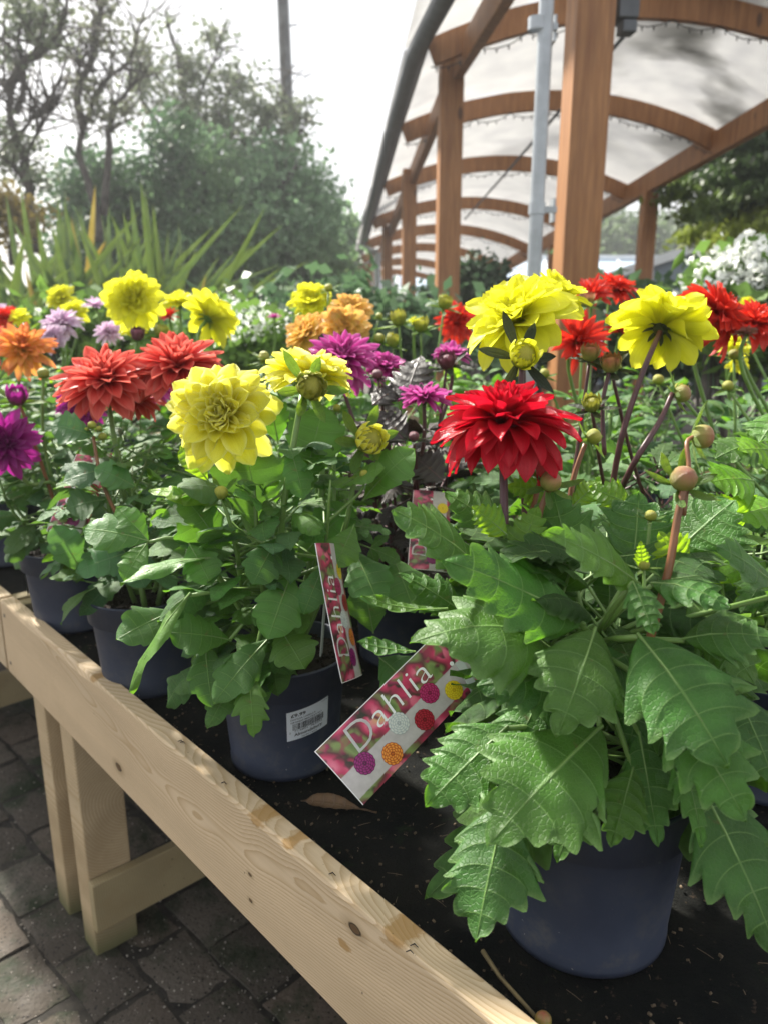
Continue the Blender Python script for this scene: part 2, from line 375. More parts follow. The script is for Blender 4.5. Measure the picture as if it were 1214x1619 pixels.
# ------------------------------------------------------------------ benches
PINE = ((.66, .53, .36), (.40, .25, .11))
M['pine'] = wood_mat('pine_planed', *PINE, weather=.25)
M['pine_leg'] = wood_mat('pine_leg', (.56, .44, .28), (.34, .22, .10), ring=.006, y0=.05, z0=0, tilt=.01, endgreen=-.22, weather=.3)
M['pine_aged'] = wood_mat('pine_aged', (.38, .31, .18), (.26, .20, .09), ring=.005, weather=.5)
M['mat'] = None
def mat_mat():
    m, nt, b, o = nmat('capillary_matting'); n = N(nt); g = n.new('NewGeometry').outputs['Position']
    f = n.noise(g, 260, 4, .7); big = n.noise(g, 7, 5, .65)
    c = n.mix(n.rng(big, .42, .62), (.005, .006, .006), (.013, .013, .011))
    c = n.mix(n.rng(n.noise(g, 16, 4, .7), .60, .74, 0, .8), c, (.018, .034, .012))
    c = n.mix(n.rng(n.noise(n.scale(g, (1, 1, 1)), 120, 3, .6), .64, .72), c, (.055, .04, .028))
    n.set(b.inputs['Base Color'], c); b.inputs['Roughness'].default_value = .95; b.inputs['Specular IOR Level'].default_value = .15
    n.set(b.inputs['Normal'], n.bump(n.math('ADD', f, n.math('MULTIPLY', n.noise(g, 28, 3), 1.8)), 1, .004)); return m
M['mat'] = mat_mat()
def rail_mesh(L, T, H, sd, m, name='rail', wane=.004):
    r = random.Random(sd); nx = int(L/.02); mb = MB(); ph = [r.uniform(0, 6) for _ in range(4)]
    P = []
    for i in range(nx+1):
        x = -L/2+L*i/nx
        w1 = wane*(math.sin(x*9+ph[0])*.6+math.sin(x*23+ph[1])*.4+.4)*(1 if math.sin(x*3.1+ph[2]) > -.2 else .3)
        w1 = max(w1, 0)+.0022+r.uniform(-.0004, .0004); h, t = H/2, T/2; e = .0025
        P.append([V(x, y, z) for y, z in ((t, -h+e), (t, h-w1*1.6), (t-w1*.45, h-w1*.4), (t-w1, h), (-t+e, h), (-t, h-e), (-t, -h+e), (-t+e, -h), (t-e, -h), (t, -h+e))])
    mb.grid(P); k = len(P[0])
    mb.add(P[0][:-1], [tuple(range(k-1))]); mb.add(P[-1][:-1], [tuple(range(k-1))[::-1]])
    return mb.mesh(name, m, False)
def bframe(a, n, z): return Matrix.Translation(V(a, -n, z))       # bench-local coordinates: X along, Y = -n
def on_rail(px, py, top=False):
    if top: p = WZ(px, py, .705)
    else:
        r_ = ray(px, py); p = CAM+r_*(.389/r_.dot(NV))
    return p.dot(DV)-(-.60+1.545)/2, p.z-.628
def kn(px, py, r): x_, z_ = on_rail(px, py); return (x_, .015, z_, r)
def stn(px, py, r, top=True): x_, z_ = on_rail(px, py, top); return (x_, 0, z_, r)
M['rail_hero'] = wood_mat('pine_front_rail', (.72, .56, .37), (.40, .26, .12), ring=.0036, y0=.015, z0=-.055, tilt=.045,
    knots=(kn(188, 1213, .0065), kn(561, 1469, .0062), kn(396, 1383, .0026), kn(397, 1424, .0026)), stains=(stn(412, 1290, .009), stn(630, 1474, .0085), stn(160, 1068, .006), stn(545, 1495, .006, False), stn(452, 1335, .005)), weather=.12, bump=.0005)
def bench(a0, a1, n0, label, hero=False, grp='planting benches'):
    bo = empty('display_bench', B((a0+a1)/2, n0), label, 'bench', grp, BROT)
    L = a1-a0-.006; wd = 1.22; T = .028
    link('rail', rail_mesh(L, T, .154, 1 if hero else 2, M['rail_hero'] if hero else M['pine']), bo, bframe(0, T/2, .628))
    link('rail', rail_mesh(L, T, .154, 3, M['pine']), bo, bframe(0, wd-T/2, .628))
    for sx in (-1, 1):
        mb = MB(); mb.box((0, 0, 0), (.03, wd-2*T-.002, .10)); mb.obj('end_rail', M['pine_aged'], bo, bframe(sx*(L/2-.016), wd/2, .645), bevel=.002)
    for k in range(12):
        x = -L/2+.12+k*(L-.24)/11
        mb = MB(); mb.box((0, 0, 0), (.10, wd-2*T-.06, .018)); mb.obj('deck_board', M['pine_aged'], bo, bframe(x, wd/2, .660), smooth=False)
    for ax in (L/2-.235+.032, L/2-.06) + ((-L/2+.26, -L/2+.08) if hero else (-L/2+.85, -L/2+.95)):
        for nn in (T+.045, wd-T-.045):
            mb = MB(); mb.box((0, 0, 0), (.062 if nn < .5 else .06, .086, .636)); mb.obj('leg', M['pine_leg'], bo, bframe(ax, nn, .325), bevel=.003)
    for ax, z in ((L/2-.235-.012, .135), (-L/2+(.22 if hero else .80), .135)):
        mb = MB(); mb.box((0, 0, 0), (.022, wd-2*T, .108)); mb.obj('stretcher', M['pine_aged'], bo, bframe(ax, wd/2, z), bevel=.002)
        mb = MB(); mb.box((0, 0, 0), (.024, wd-2*T-.002, .10)); mb.obj('joist', M['pine_aged'], bo, bframe(ax, wd/2, .598), bevel=.002)
    # screws in the front rail near its ends
    if hero:
        for xx in (L/2-.02,):
            for zz in (.05, -.05):
                sm = MB(); sm.lathe([(0, 0), (.0030, 0), (.0038, .0008), (.0040, 0), (.0040, -.001)], 12, c=(xx, .0, .628+zz), rot=Matrix.Rotation(-math.pi/2, 3, 'X')); sm.obj('screw', simple('screw_steel', (.16, .15, .13), .5, .3, 60, metal=.5), bo)
    # nail heads
    mb = MB()
    for zz in (.115, .15, .17):
        mb.lathe([(0, 0), (.003, 0), (.003, .001), (0, .001)], 8, c=(L/2-.2475, -.06-zz*.12, zz), rot=Matrix.Rotation(-math.pi/2, 3, 'Y'))
    mb.obj('nail_head', simple('rusty_nail', (.03, .02, .015), .6), bo)
    # matting lying on the bench
    ma = MB(); nx, ny = 90, 50; r = random.Random(4); Pm = []
    for i in range(nx+1):
        row = []
        for j in range(ny+1):
            u = i/nx; v = j/ny
            zz = MATZ-.003+.0018*math.sin(u*31+v*7)*math.sin(v*19+u*5)+.0016*math.sin(u*83+9*math.sin(v*11))*math.sin(v*37+u*20)+r.uniform(-.0009, .0009)
            row.append(B(a0+.03+u*(a1-a0-.06), n0+T+.001+v*(wd-2*T-.002), zz))
        Pm.append(row)
    ma.grid(Pm); mo = ma.obj('capillary_mat', M['mat']); return bo, mo
b1, m1 = bench(-.60, 1.545, .389, 'pale pine bench in the foreground with sharp grain, knots and dark matting', True)
tag(m1, 'dark mossy capillary mat under the pots on the nearest pine bench', 'mat', 'capillary mats')
b2, m2 = bench(1.552, 3.70, .389, 'pine bench butted against the far left end of the nearest bench')
tag(m2, 'dark capillary mat on the bench beyond the joint at the far left', 'mat', 'capillary mats')
b3, m3 = bench(-.9, 1.20, 1.68, 'pine bench of the second row behind the nearest one, hidden by red dahlias')
tag(m3, 'dark mat on the second row bench under the scarlet dahlias', 'mat', 'capillary mats')
b4, m4 = bench(1.22, 3.4, 1.68, 'pine bench of the second row behind the yellow dahlias at far left')
tag(m4, 'dark mat on the second row bench at left under small back row flowers', 'mat', 'capillary mats')

# ------------------------------------------------------------------ timber canopy
def red_wood():
    m, nt, b, o = nmat('canopy_timber'); n = N(nt); oc = n.obj()
    s1 = n.noise(n.scale(oc, (9, 9, .9)), 3, 5, .6); c = n.mix(n.rng(s1, .3, .7), (.24, .095, .030), (.46, .215, .075))
    g = n.noise(n.scale(oc, (70, 70, 2)), 2, 3); c = n.mix(n.rng(g, .4, .7, 0, .4), c, (.13, .05, .02))
    k = n.new('TexVoronoi'); n.set(k.inputs['Vector'], n.scale(oc, (4, 4, 1.6))); k.inputs['Scale'].default_value = 1.3
    c = n.mix(n.rng(k.outputs[0], .11, .07, 0, .85), c, (.07, .028, .012))
    n.set(b.inputs['Base Color'], c); b.inputs['Roughness'].default_value = .55; n.set(b.inputs['Normal'], n.bump(g, .3, .001)); return m
M['cedar'] = red_wood()
M['zinc'] = simple('galvanised_steel', (.42, .45, .48), .42, .12, 12, metal=.55)
M['greymetal'] = simple('grey_metal', (.10, .11, .125), .5, .15, 10, metal=.2)
def sheet_mat():
    m, nt, b, o = nmat('roof_sheet'); n = N(nt); g = n.new('NewGeometry').outputs['Position']; x, y, z = n.sep(g)
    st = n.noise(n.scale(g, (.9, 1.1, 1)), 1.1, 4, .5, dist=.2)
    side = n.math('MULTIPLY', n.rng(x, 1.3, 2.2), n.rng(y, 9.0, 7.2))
    k = n.math('MULTIPLY', n.rng(st, .44, .60), side)  # dark cloud beyond the sheet, painted into its colour at upper right
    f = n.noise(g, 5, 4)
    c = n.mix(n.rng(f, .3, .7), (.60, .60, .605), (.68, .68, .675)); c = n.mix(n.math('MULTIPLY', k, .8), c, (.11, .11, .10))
    n.set(b.inputs['Base Color'], c); b.inputs['Roughness'].default_value = .5
    t = n.new('BsdfTranslucent'); n.set(t.inputs[0], c); mx = n.new('MixShader'); mx.inputs[0].default_value = .7
    nt.links.new(b.outputs[0], mx.inputs[1]); nt.links.new(t.outputs[0], mx.inputs[2]); nt.links.new(mx.outputs[0], o.inputs[0]); return m
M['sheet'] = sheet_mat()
cano = empty('canopy', (.9, 7, 0), 'curved translucent canopy on reddish timber posts and arched beams', 'canopy')
def cpart(mb, name, mat, bevel=0, smooth=False):
    o = mb.obj(name, mat, cano, smooth=smooth, bevel=bevel); o.matrix_basis = Matrix.Translation(-cano.location); return o
CR = Matrix.Rotation(math.radians(4.4), 3, 'Z')
posts = [(908, 430, 3.5, .158), (707, 400, 6.0, .162), (646, 400, 8.8, .146), (612, 420, 11.8, .135), (595, 430, 15, .13), (583, 440, 18.3, .13)]
beamb = [(888, -112, 3.5), (728, 128, 6.0), (656, 292, 8.8), (621, 374, 11.8), (602, 412, 15), (588, 440, 18.3)]
bpts = [WY(*q) for q in beamb]
bpts.insert(0, bpts[0]+(bpts[0]-bpts[1])*.45)
def post(X, Y, wd, top, far=False):
    mb = MB(); mb.box((0, 0, 0), (wd, wd, top+.0), CR); o = mb.obj('post', M['cedar'], cano, smooth=False, bevel=.006)
    o.matrix_basis = Matrix.Translation(V(X, Y, top/2)-cano.location); return o
pxy = []
for (px, py, Y, wd), bp in zip(posts, bpts[1:]):
    p = WY(px, py, Y); pxy.append(p); post(p.x, Y, wd, bp.z+.15)
for a_, b_ in zip(bpts[:-1], bpts[1:]):
    off = V(-.03, 0, .085); e = (b_-a_).normalized()*.002
    mb = MB(); mb.beam(a_+off+e, b_+off-e, .065, .17); o = cpart(mb, 'eave_beam', M['cedar'], .004)
RZ = lambda Y: V(2.92-.0765*(Y-7.4), Y, 2.66-.076*(Y-7.4))
for Y0, Y1 in ((2.2, 5.2), (5.2, 8.75), (8.75, 12.2), (12.2, 15.8), (15.8, 20.5)):
    mb = MB(); mb.beam(RZ(Y0+.001), RZ(Y1-.001), .08, .20); cpart(mb, 'purlin', M['cedar'], .004)
for Y in (5.2, 8.75, 12.2, 15.8, 19.4):
    q = RZ(Y); post(q.x, Y, .15, q.z-.101)
arL = [(3.75, None), (5.6, (680, 85)), (7.4, (637, 212)), (9.4, (609, 300)), (11.5, (590, 354)), (13.6, (580, 388)), (15.8, (573, 410)), (18.2, (567, 427)), (20.4, (562, 440))]
arcs = []
for Y, pxx in arL:
    R_ = RZ(Y)+V(.02, 0, .02)
    if pxx is None:
        L_ = WY(680, 85, 5.6); L2 = WY(637, 212, 7.4); L_ = L_+(L_-L2)*((5.6-Y)/1.8)
    else: L_ = WY(pxx[0], pxx[1], Y)
    rise = .30; pts = []
    for k in range(19):
        t = k/18; p = L_.lerp(R_, t); p.z += rise*4*t*(1-t); pts.append(p)
    arcs.append(pts)
    mb = MB(); sec = []
    for k, p in enumerate(pts):
        tdir = (pts[min(k+1, 18)]-pts[max(k-1, 0)]).normalized(); yv = V(0.077, 1, 0).normalized(); nz = tdir.cross(yv).normalized()
        if nz.z < 0: nz = -nz
        a_, b_ = .03, .078
        sec.append([p+yv*y-nz*z for y, z in ((-a_, -b_), (a_, -b_), (a_, b_), (-a_, b_), (-a_, -b_))])
    mb.grid(sec); mb.add(sec[0][:4], [(0, 1, 2, 3)]); mb.add(sec[-1][:4], [(3, 2, 1, 0)])
    cpart(mb, 'arch_beam', M['cedar'])
for A_, B_ in zip(arcs[:-1], arcs[1:]):
    mb = MB(); P_ = []; Q_ = []
    for k in range(-2, 20):
        kk = min(max(k, 0), 18)
        def ext(a):
            p = a[kk].copy(); p.z += .088
            if k < 0: p += (a[0]-a[1])*(-k*.55)
            if k > 18: p += (a[18]-a[17])*1.2
            return p
        P_.append([ext(A_).lerp(ext(B_), t)+V(0, 0, .006*math.sin(t*math.pi*3+k)) for t in (0.002, .25, .5, .75, .998)])
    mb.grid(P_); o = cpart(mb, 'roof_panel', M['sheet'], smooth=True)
    sm = o.modifiers.new('thick', 'SOLIDIFY'); sm.thickness = .006
gpx = [(745, -90, 4.0), (700, 0, 4.7), (655, 85, 5.6), (619, 210, 7.4), (596, 300, 9.4), (582, 352, 11.5), (573, 387, 13.6), (566, 408, 15.8), (560, 425, 18.2), (556, 438, 20.4)]
mb = MB(); gp = [WY(*q) for q in gpx]; mb.tube(gp, .06, 8); cpart(mb, 'gutter', M['greymetal'], smooth=True)
mb = MB(); mb.tube([p+V(.07, 0, .06) for p in gp], .03, 6); cpart(mb, 'edge_flashing', M['greymetal'], smooth=True)
# downpipes
dp = WY(848, 330, 3.3)
mb = MB(); mb.lathe([(.029, 0), (.029, 2.2), (.029, 3.1)], 20, c=(dp.x, dp.y, 0)); pipe = cpart(mb, 'downpipe', M['zinc'], smooth=True)
for py in (38, 330):
    q = WY(848, py, 3.3)
    mb = MB(); mb.lathe([(.030, -.022), (.034, -.022), (.034, .022), (.030, .022)], 20, c=(q.x, q.y, q.z))
    mb.box((q.x+.055, q.y+.03, q.z), (.06, .02, .024)); mb.box((q.x+.078, q.y+.07, q.z), (.01, .07, .09)); cpart(mb, 'pipe_bracket', M['zinc'])
q = WY(597, 400, 13.2); mb = MB(); mb.lathe([(.05, 0), (.05, q.z)], 10, c=(q.x, q.y, 0)); mb.tube([(q.x, q.y, q.z), (q.x-.25, q.y, q.z+.08)], .05, 8); cpart(mb, 'downpipe', M['zinc'], smooth=True)
# floodlight housing on the near post
q = WY(986, 18, 3.55); mb = MB(); mb.box((q.x, q.y, q.z+.06), (.085, .12, .20), CR); mb.box((q.x+.01, q.y-.02, q.z-.068), (.062, .075, .045), CR); mb.beam((q.x-.1, q.y, q.z+.1), (q.x, q.y, q.z+.1), .03, .03)
o = mb.obj('floodlight', M['greymetal'], bevel=.006); tag(o, 'grey floodlight box fixed high on the nearest timber post', 'light')
# tie rod and light strings
a_ = WY(985, 58, 4.6); b_ = WY(734, 347, 11.5); mb = MB(); mb.tube([a_, a_.lerp(b_, .5)+V(0, 0, -.01), b_], .012, 6); cpart(mb, 'tie_rod', M['greymetal'], smooth=True)
ls = MB(); r = random.Random(5)
for pts in arcs[1:6]:
    for k in range(0, 18, 2):
        a_, b_ = pts[k]+V(0, -.04, -.085), pts[min(k+2, 18)]+V(0, -.04, -.085)
        seg = [a_.lerp(b_, t)+V(0, 0, -.16*t*(1-t)-r.uniform(0, .006)) for t in [i/8 for i in range(9)]]
        ls.tube(seg, .004, 4)
        for p in seg[1:-1:2]: ls.lathe([(.002, 0), (.006, -.008), (.004, -.025), (0, -.03)], 6, c=p)
tag(ls.obj('light_string', simple('black_cable', (.02, .02, .02), .5)), 'dark festoon light string hanging under the arched canopy beams', 'light string')
# ------------------------------------------------------------------ background vegetation and buildings
def card_mesh(name, C, size, mat, seed=0, aspect=1.8, up=.0, fold=True):
    rg = np.random.default_rng(seed); n = len(C); C = np.asarray(C)
    d = rg.normal(size=(n, 3)); d[:, 2] += up; d /= np.linalg.norm(d, axis=1, keepdims=True)
    e = rg.normal(size=(n, 3)); e = np.cross(d, e); e /= np.linalg.norm(e, axis=1, keepdims=True)
    s = size*rg.uniform(.6, 1.35, (n, 1)); nn = np.cross(d, e)
    v = np.stack([C-d*s*aspect/2, C+e*s/2+nn*s*.12, C+d*s*aspect/2, C-e*s/2+nn*s*.12], 1).reshape(-1, 3)
    me = bpy.data.meshes.new(name); me.vertices.add(4*n); me.vertices.foreach_set('co', v.ravel())
    me.loops.add(4*n); me.loops.foreach_set('vertex_index', np.arange(4*n, dtype=np.int32))
    me.polygons.add(n); me.polygons.foreach_set('loop_start', np.arange(0, 4*n, 4, dtype=np.int32)); me.polygons.foreach_set('loop_total', np.full(n, 4, dtype=np.int32))
    me.update(calc_edges=True); me.materials.append(mat); return me
def bg_leaf(name, c1, c2, c3=None, trans=.35, scale=2.2):
    m, nt, b, out = nmat(name); n = N(nt); g = n.new('NewGeometry'); p = g.outputs['Position']; r = g.outputs['Random Per Island']
    c = n.mix(n.rng(n.noise(p, scale, 3), .35, .65), c1, c2)
    c = n.mix(n.rng(r, 0, 1, 0, .5), c, tuple(x*1.6 for x in c2))
    if c3: c = n.mix(n.rng(n.noise(p, .9, 2), .5, .65), c, c3)
    n.set(b.inputs['Base Color'], c); b.inputs['Roughness'].default_value = .5
    t = n.new('BsdfTranslucent'); n.set(t.inputs[0], c); mx = n.new('MixShader'); mx.inputs[0].default_value = trans
    nt.links.new(b.outputs[0], mx.inputs[1]); nt.links.new(t.outputs[0], mx.inputs[2]); nt.links.new(mx.outputs[0], out.inputs[0]); return m
M['bark'] = simple('bark', (.085, .075, .065), .85, .35, 14, .004, 30)
M['f_teal'] = bg_leaf('foliage_greygreen', (.10, .19, .095), (.18, .29, .15), (.15, .24, .09), trans=.5)
M['f_dark'] = bg_leaf('foliage_conifer', (.06, .12, .065), (.10, .18, .08))
M['f_eu'] = bg_leaf('foliage_sparse', (.11, .15, .09), (.18, .21, .13), trans=.45)
M['f_br'] = bg_leaf('foliage_bronze', (.13, .14, .09), (.17, .19, .12))
M['f_far'] = bg_leaf('foliage_far', (.07, .12, .05), (.13, .19, .075), scale=.5)
M['f_ced'] = bg_leaf('foliage_cedar', (.035, .065, .030), (.075, .12, .035), (.20, .28, .035), scale=1.6)
M['f_ced_lit'] = bg_leaf('foliage_cedar_lit', (.16, .22, .03), (.26, .32, .05))  # lower cedar branches, their yellowish light put into the leaf colour
M['f_aut'] = bg_leaf('foliage_autumn', (.16, .12, .03), (.24, .19, .05), (.10, .16, .04))
M['f_lime'] = bg_leaf('foliage_fresh', (.07, .14, .03), (.16, .28, .05))
M['f_hedge'] = bg_leaf('foliage_hedge', (.020, .045, .022), (.04, .085, .035))
def clumps(ell, n, rg, sig=.12, nc=26, shell=.55):
    """ell: (centre, (rx,ry,rz)) list -> leaf positions gathered into clumps on and inside the lobes"""
    out = []
    tot = sum(e[1][0]*e[1][2] for e in ell)
    for c, rad in ell:
        k = max(3, int(n*rad[0]*rad[2]/tot)); m = max(4, int(nc*rad[0]*rad[2]/tot*len(ell)))
        d = rg.normal(size=(m, 3)); d /= np.linalg.norm(d, axis=1, keepdims=True)
        cc = np.array(c)+d*np.array(rad)*rg.uniform(shell, 1.02, (m, 1))
        idx = rg.integers(0, m, k); sg = sig*rg.uniform(.6, 1.5, m)
        out.append(cc[idx]+rg.normal(size=(k, 3))*sg[idx][:, None]*np.array([1, 1, .8]))
    return np.concatenate(out)
def pxell(px, py, Y, rpx, rpy, ry=None):
    c = WY(px, py, Y); k = depth(c)/F
    return (tuple(c), (rpx*k, ry if ry else rpx*k, rpy*k))
def limb(mb, pts, r0, r1, Y):
    P_ = [WY(p[0], p[1], Y+(p[2] if len(p) > 2 else 0)) for p in pts]
    # smooth subdivision
    Q = []
    for i in range(len(P_)-1):
        a = P_[max(i-1, 0)]; b = P_[i]; c = P_[i+1]; d = P_[min(i+2, len(P_)-1)]
        for t in (0, .33, .66): Q.append(b*1.0 + (c-a)*.5*t + (a*2-b*5+c*4-d)*.5*t*t + (b*3-a-c*3+d)*.5*t**3)
    Q.append(P_[-1]); n = len(Q)
    for q in Q[1:-1]: q += V(rnd.uniform(-1, 1), rnd.uniform(-1, 1), rnd.uniform(-1, 1))*r0*.35
    mb.tube(Q, [r0+(r1-r0)*i/(n-1) for i in range(n)], 7); return Q
def tree(name, label, cat, Y, limbs, lobes, n, size, fm, sig=.2, nc=30, shell=.4, seed=1, grp=None, base=None, aspect=1.8, twigs=0):
    rg = np.random.default_rng(seed); bx = WY(base[0], base[1], Y) if base else WY(limbs[0][0][0][0], limbs[0][0][0][1], Y)
    e = empty(name, (bx.x, Y, 0), label, cat, grp); inv = Matrix.Translation(-e.location)
    mb = MB(); ends = []
    mb.tube([(bx.x+.02, Y, -.05), (bx.x, Y, bx.z*.5), bx], [limbs[0][1]*1.35, limbs[0][1]*1.1, limbs[0][1]], 8)
    for pts, r0, r1 in limbs: ends.append(limb(mb, pts, r0, r1, Y))
    r = random.Random(seed)
    for Q in ends:
        for _ in range(twigs):
            q = r.choice(Q[len(Q)//3:]); d = V(r.uniform(-1, 1), r.uniform(-1, 1), r.uniform(-.2, 1)).normalized(); L = r.uniform(.25, .8)
            pts = [q, q+d*L*.5+V(0, 0, r.uniform(-.05, .1)), q+d*L+V(0, 0, r.uniform(-.1, .15))]; mb.tube(pts, [.011, .008, .004], 4)
    o = mb.obj('trunk', M['bark'], e); o.matrix_basis = inv
    C_ = clumps([pxell(*l) for l in lobes], n, rg, sig, nc, shell)
    o = link('crown', card_mesh('crown', C_, size, fm, seed, aspect), e, inv); return e
G = 'trees behind the benches at left'
tree('grey_green_tree', 'large dense grey green tree rounding up at left centre behind the benches', 'tree', 11.5,
     [([(400, 470), (395, 400), (370, 330), (330, 280), (290, 260)], .10, .03), ([(395, 400), (430, 320), (470, 260)], .06, .02), ([(330, 315), (290, 325), (250, 312)], .03, .012), ([(470, 300), (440, 318), (380, 322), (300, 315), (262, 312)], .03, .012)],
     [(400, 400, 11.5, 150, 110), (470, 380, 11.8, 75, 105), (350, 300, 11.6, 110, 75), (300, 400, 11, 110, 90), (440, 280, 12, 60, 60), (480, 330, 12, 55, 60), (230, 420, 11, 80, 70), (520, 430, 12.5, 45, 55)],
     30000, .058, M['f_teal'], .15, 120, .35, 2, G, base=(400, 500), twigs=10)
tree('conifer', 'dark pointed evergreen behind the spiky plant, left of the grey green tree', 'tree', 10.6,
     [([(165, 420), (162, 340), (160, 260)], .09, .03)], [(160, 300, 10.6, 62, 65), (120, 330, 10.6, 40, 60), (215, 330, 10.7, 55, 80), (270, 250, 10.8, 40, 75), (160, 390, 10.3, 90, 60)], 11000, .05, M['f_dark'], .13, 60, .2, 3, G, base=(165, 480))
tree('sparse_tree', 'tall sparse leafy tree with twiggy outline against the sky, behind the grey green tree', 'tree', 12.5,
     [([(310, 430), (300, 330), (300, 230), (290, 130), (275, 60), (262, 15)], .09, .012), ([(300, 300), (340, 200), (370, 140)], .04, .01), ([(305, 330), (390, 230), (440, 170), (450, 110)], .045, .01), ([(300, 250), (240, 180), (215, 120), (232, 60)], .04, .01), ([(300, 180), (330, 120), (350, 60)], .03, .008), ([(350, 300), (440, 250), (485, 200)], .03, .008)],
     [(290, 180, 12.5, 70, 80), (350, 200, 12.5, 70, 70), (230, 120, 12.5, 45, 60), (300, 110, 12.5, 55, 45), (420, 180, 12.5, 50, 60), (470, 190, 12.6, 38, 45), (390, 260, 12.5, 70, 50), (340, 60, 12.5, 45, 22), (262, 35, 12.5, 18, 18), (440, 240, 12.5, 55, 60), (370, 130, 12.6, 55, 40)],
     6200, .052, M['f_eu'], .09, 170, .1, 4, G, base=(310, 480), twigs=26)
tree('leaning_tree', 'slender tree with forked curving bare branches left of the twiggy tree', 'tree', 9.5,
     [([(155, 380), (148, 320), (130, 260), (132, 205), (165, 135), (205, 95), (222, 38)], .055, .008), ([(132, 205), (122, 150), (150, 80), (165, 0), (175, -70)], .055, .015), ([(165, 340), (172, 230), (178, 180), (205, 140), (235, 120)], .05, .01), ([(150, 115), (130, 105), (118, 92)], .02, .008)],
     [(160, 60, 9.5, 35, 50), (130, 130, 9.5, 35, 25), (190, 180, 9.5, 40, 30), (215, 70, 9.5, 25, 35), (150, 170, 9.5, 40, 30), (170, 0, 9.5, 26, 30)],
     900, .045, M['f_br'], .08, 70, .1, 5, G, base=(158, 470), twigs=30)
tree('bent_tree', 'tree with crooked trunk and grey leaf tufts at the upper left corner', 'tree', 8.0,
     [([(62, 400), (48, 320), (40, 250), (22, 200), (12, 150), (-8, 120)], .055, .02), ([(12, 150), (35, 100), (72, 78), (100, 40), (112, -20)], .05, .012), ([(40, 250), (70, 190), (90, 165)], .02, .006), ([(35, 215), (55, 185), (85, 175)], .018, .006), ([(48, 300), (20, 260), (-20, 240)], .04, .012), ([(25, 180), (40, 130), (30, 60), (45, 0)], .035, .012)],
     [(60, 50, 8, 60, 30), (30, 15, 8, 60, 30), (90, 75, 8, 28, 20), (20, 90, 8, 35, 20), (20, 250, 8, 45, 35), (60, 285, 8, 28, 28), (85, 12, 8, 35, 22), (10, 200, 8, 25, 20), (45, 225, 8, 25, 20)],
     1500, .040, M['f_eu'], .06, 110, .1, 6, G, base=(62, 480), twigs=26)
tree('autumn_shrub', 'golden brown shrub behind the spiky plant at the left edge', 'shrub', 7.2,
     [([(20, 420), (20, 360)], .03, .02)], [(10, 320, 7.2, 45, 35), (45, 345, 7.2, 30, 30), (-20, 350, 7.2, 50, 60)], 1800, .04, M['f_aut'], .07, 50, .2, 7, base=(20, 480))
tree('small_tree', 'hazy small tree beside the far end of the canopy gutter', 'tree', 19,
     [([(545, 440), (545, 400), (548, 360)], .07, .03)], [(548, 365, 19, 20, 28), (552, 395, 19, 24, 28), (545, 425, 19, 26, 24)], 2500, .10, M['f_teal'], .16, 40, .2, 8, base=(545, 480))
mb = MB(); q = WY(457, 230, 13); mb.tube([(q.x+.03, 13, -.1), (q.x+.02, 13, 2), (q.x, 13, 4), (q.x-.03, 13, 6), (q.x-.05, 13, 9)], [.15, .13, .095, .085, .075], 12)
mb.tube([(q.x-.03, 13, 5.35), (q.x+.18, 12.98, 5.38)], .012, 5)
tag(mb.obj('pole', simple('weathered_pole', (.10, .105, .11), .8, .3, 8, .004, 20)), 'tall bare wooden pole rising behind the trees left of the canopy', 'pole')
# spiky phormium
def phormium():
    m1 = leaf_mat('phormium_green', (.060, .125, .055), (.14, .20, .09), 1, .22, .4, quilt=0, edge=(.28, .31, .09)); m2 = leaf_mat('phormium_bronze', (.16, .16, .06), (.24, .24, .10), 1, .35, .4, quilt=0)
    e = empty('spiky_plant', (-2.0, 5.6, 0), 'large spiky plant with long sword shaped green and bronze blades at left', 'plant'); r = random.Random(12)
    for i in range(298):
        a = r.uniform(-1.2, 1.15); base = V(-1.75+r.uniform(-.40, .40), 5.2+r.uniform(-.45, .35), .55+r.uniform(-.1, .15))
        if i % 3 == 0: base.x -= .75
        L = r.uniform(.9, 1.6)*(1 if abs(a) < .7 else 1.22); d = V(math.sin(a), r.uniform(-.45, .35), math.cos(a)*.95+.15).normalized()
        wdt = r.uniform(.018, .030); side = d.cross(V(0, 1, .2)).normalized(); side = (side*math.cos(r.uniform(-.7, .7))+V(0, 1, 0)*r.uniform(-.5, .5)).normalized(); dr = r.uniform(.05, .42)*abs(a)+r.choice((0, 0, .12))
        Pn = []; UVn = []
        for k in range(10):
            t = k/9; p = base+d*L*t+V(0, 0, -dr*t*t*L); ww = wdt*(.75+.5*t)*(1-t**5)*(1 if t < .98 else .1)
            nn = side.cross(d)
            Pn.append([p-side*ww, p+nn*ww*.45, p+side*ww]); UVn.append([(t, 0), (t, .5), (t, 1)])
        mb = MB(); mb.grid(Pn, UV=UVn); o = mb.obj('blade', m2 if r.random() < .04 else m1, e); o.matrix_basis = Matrix.Translation(-e.location)
phormium()
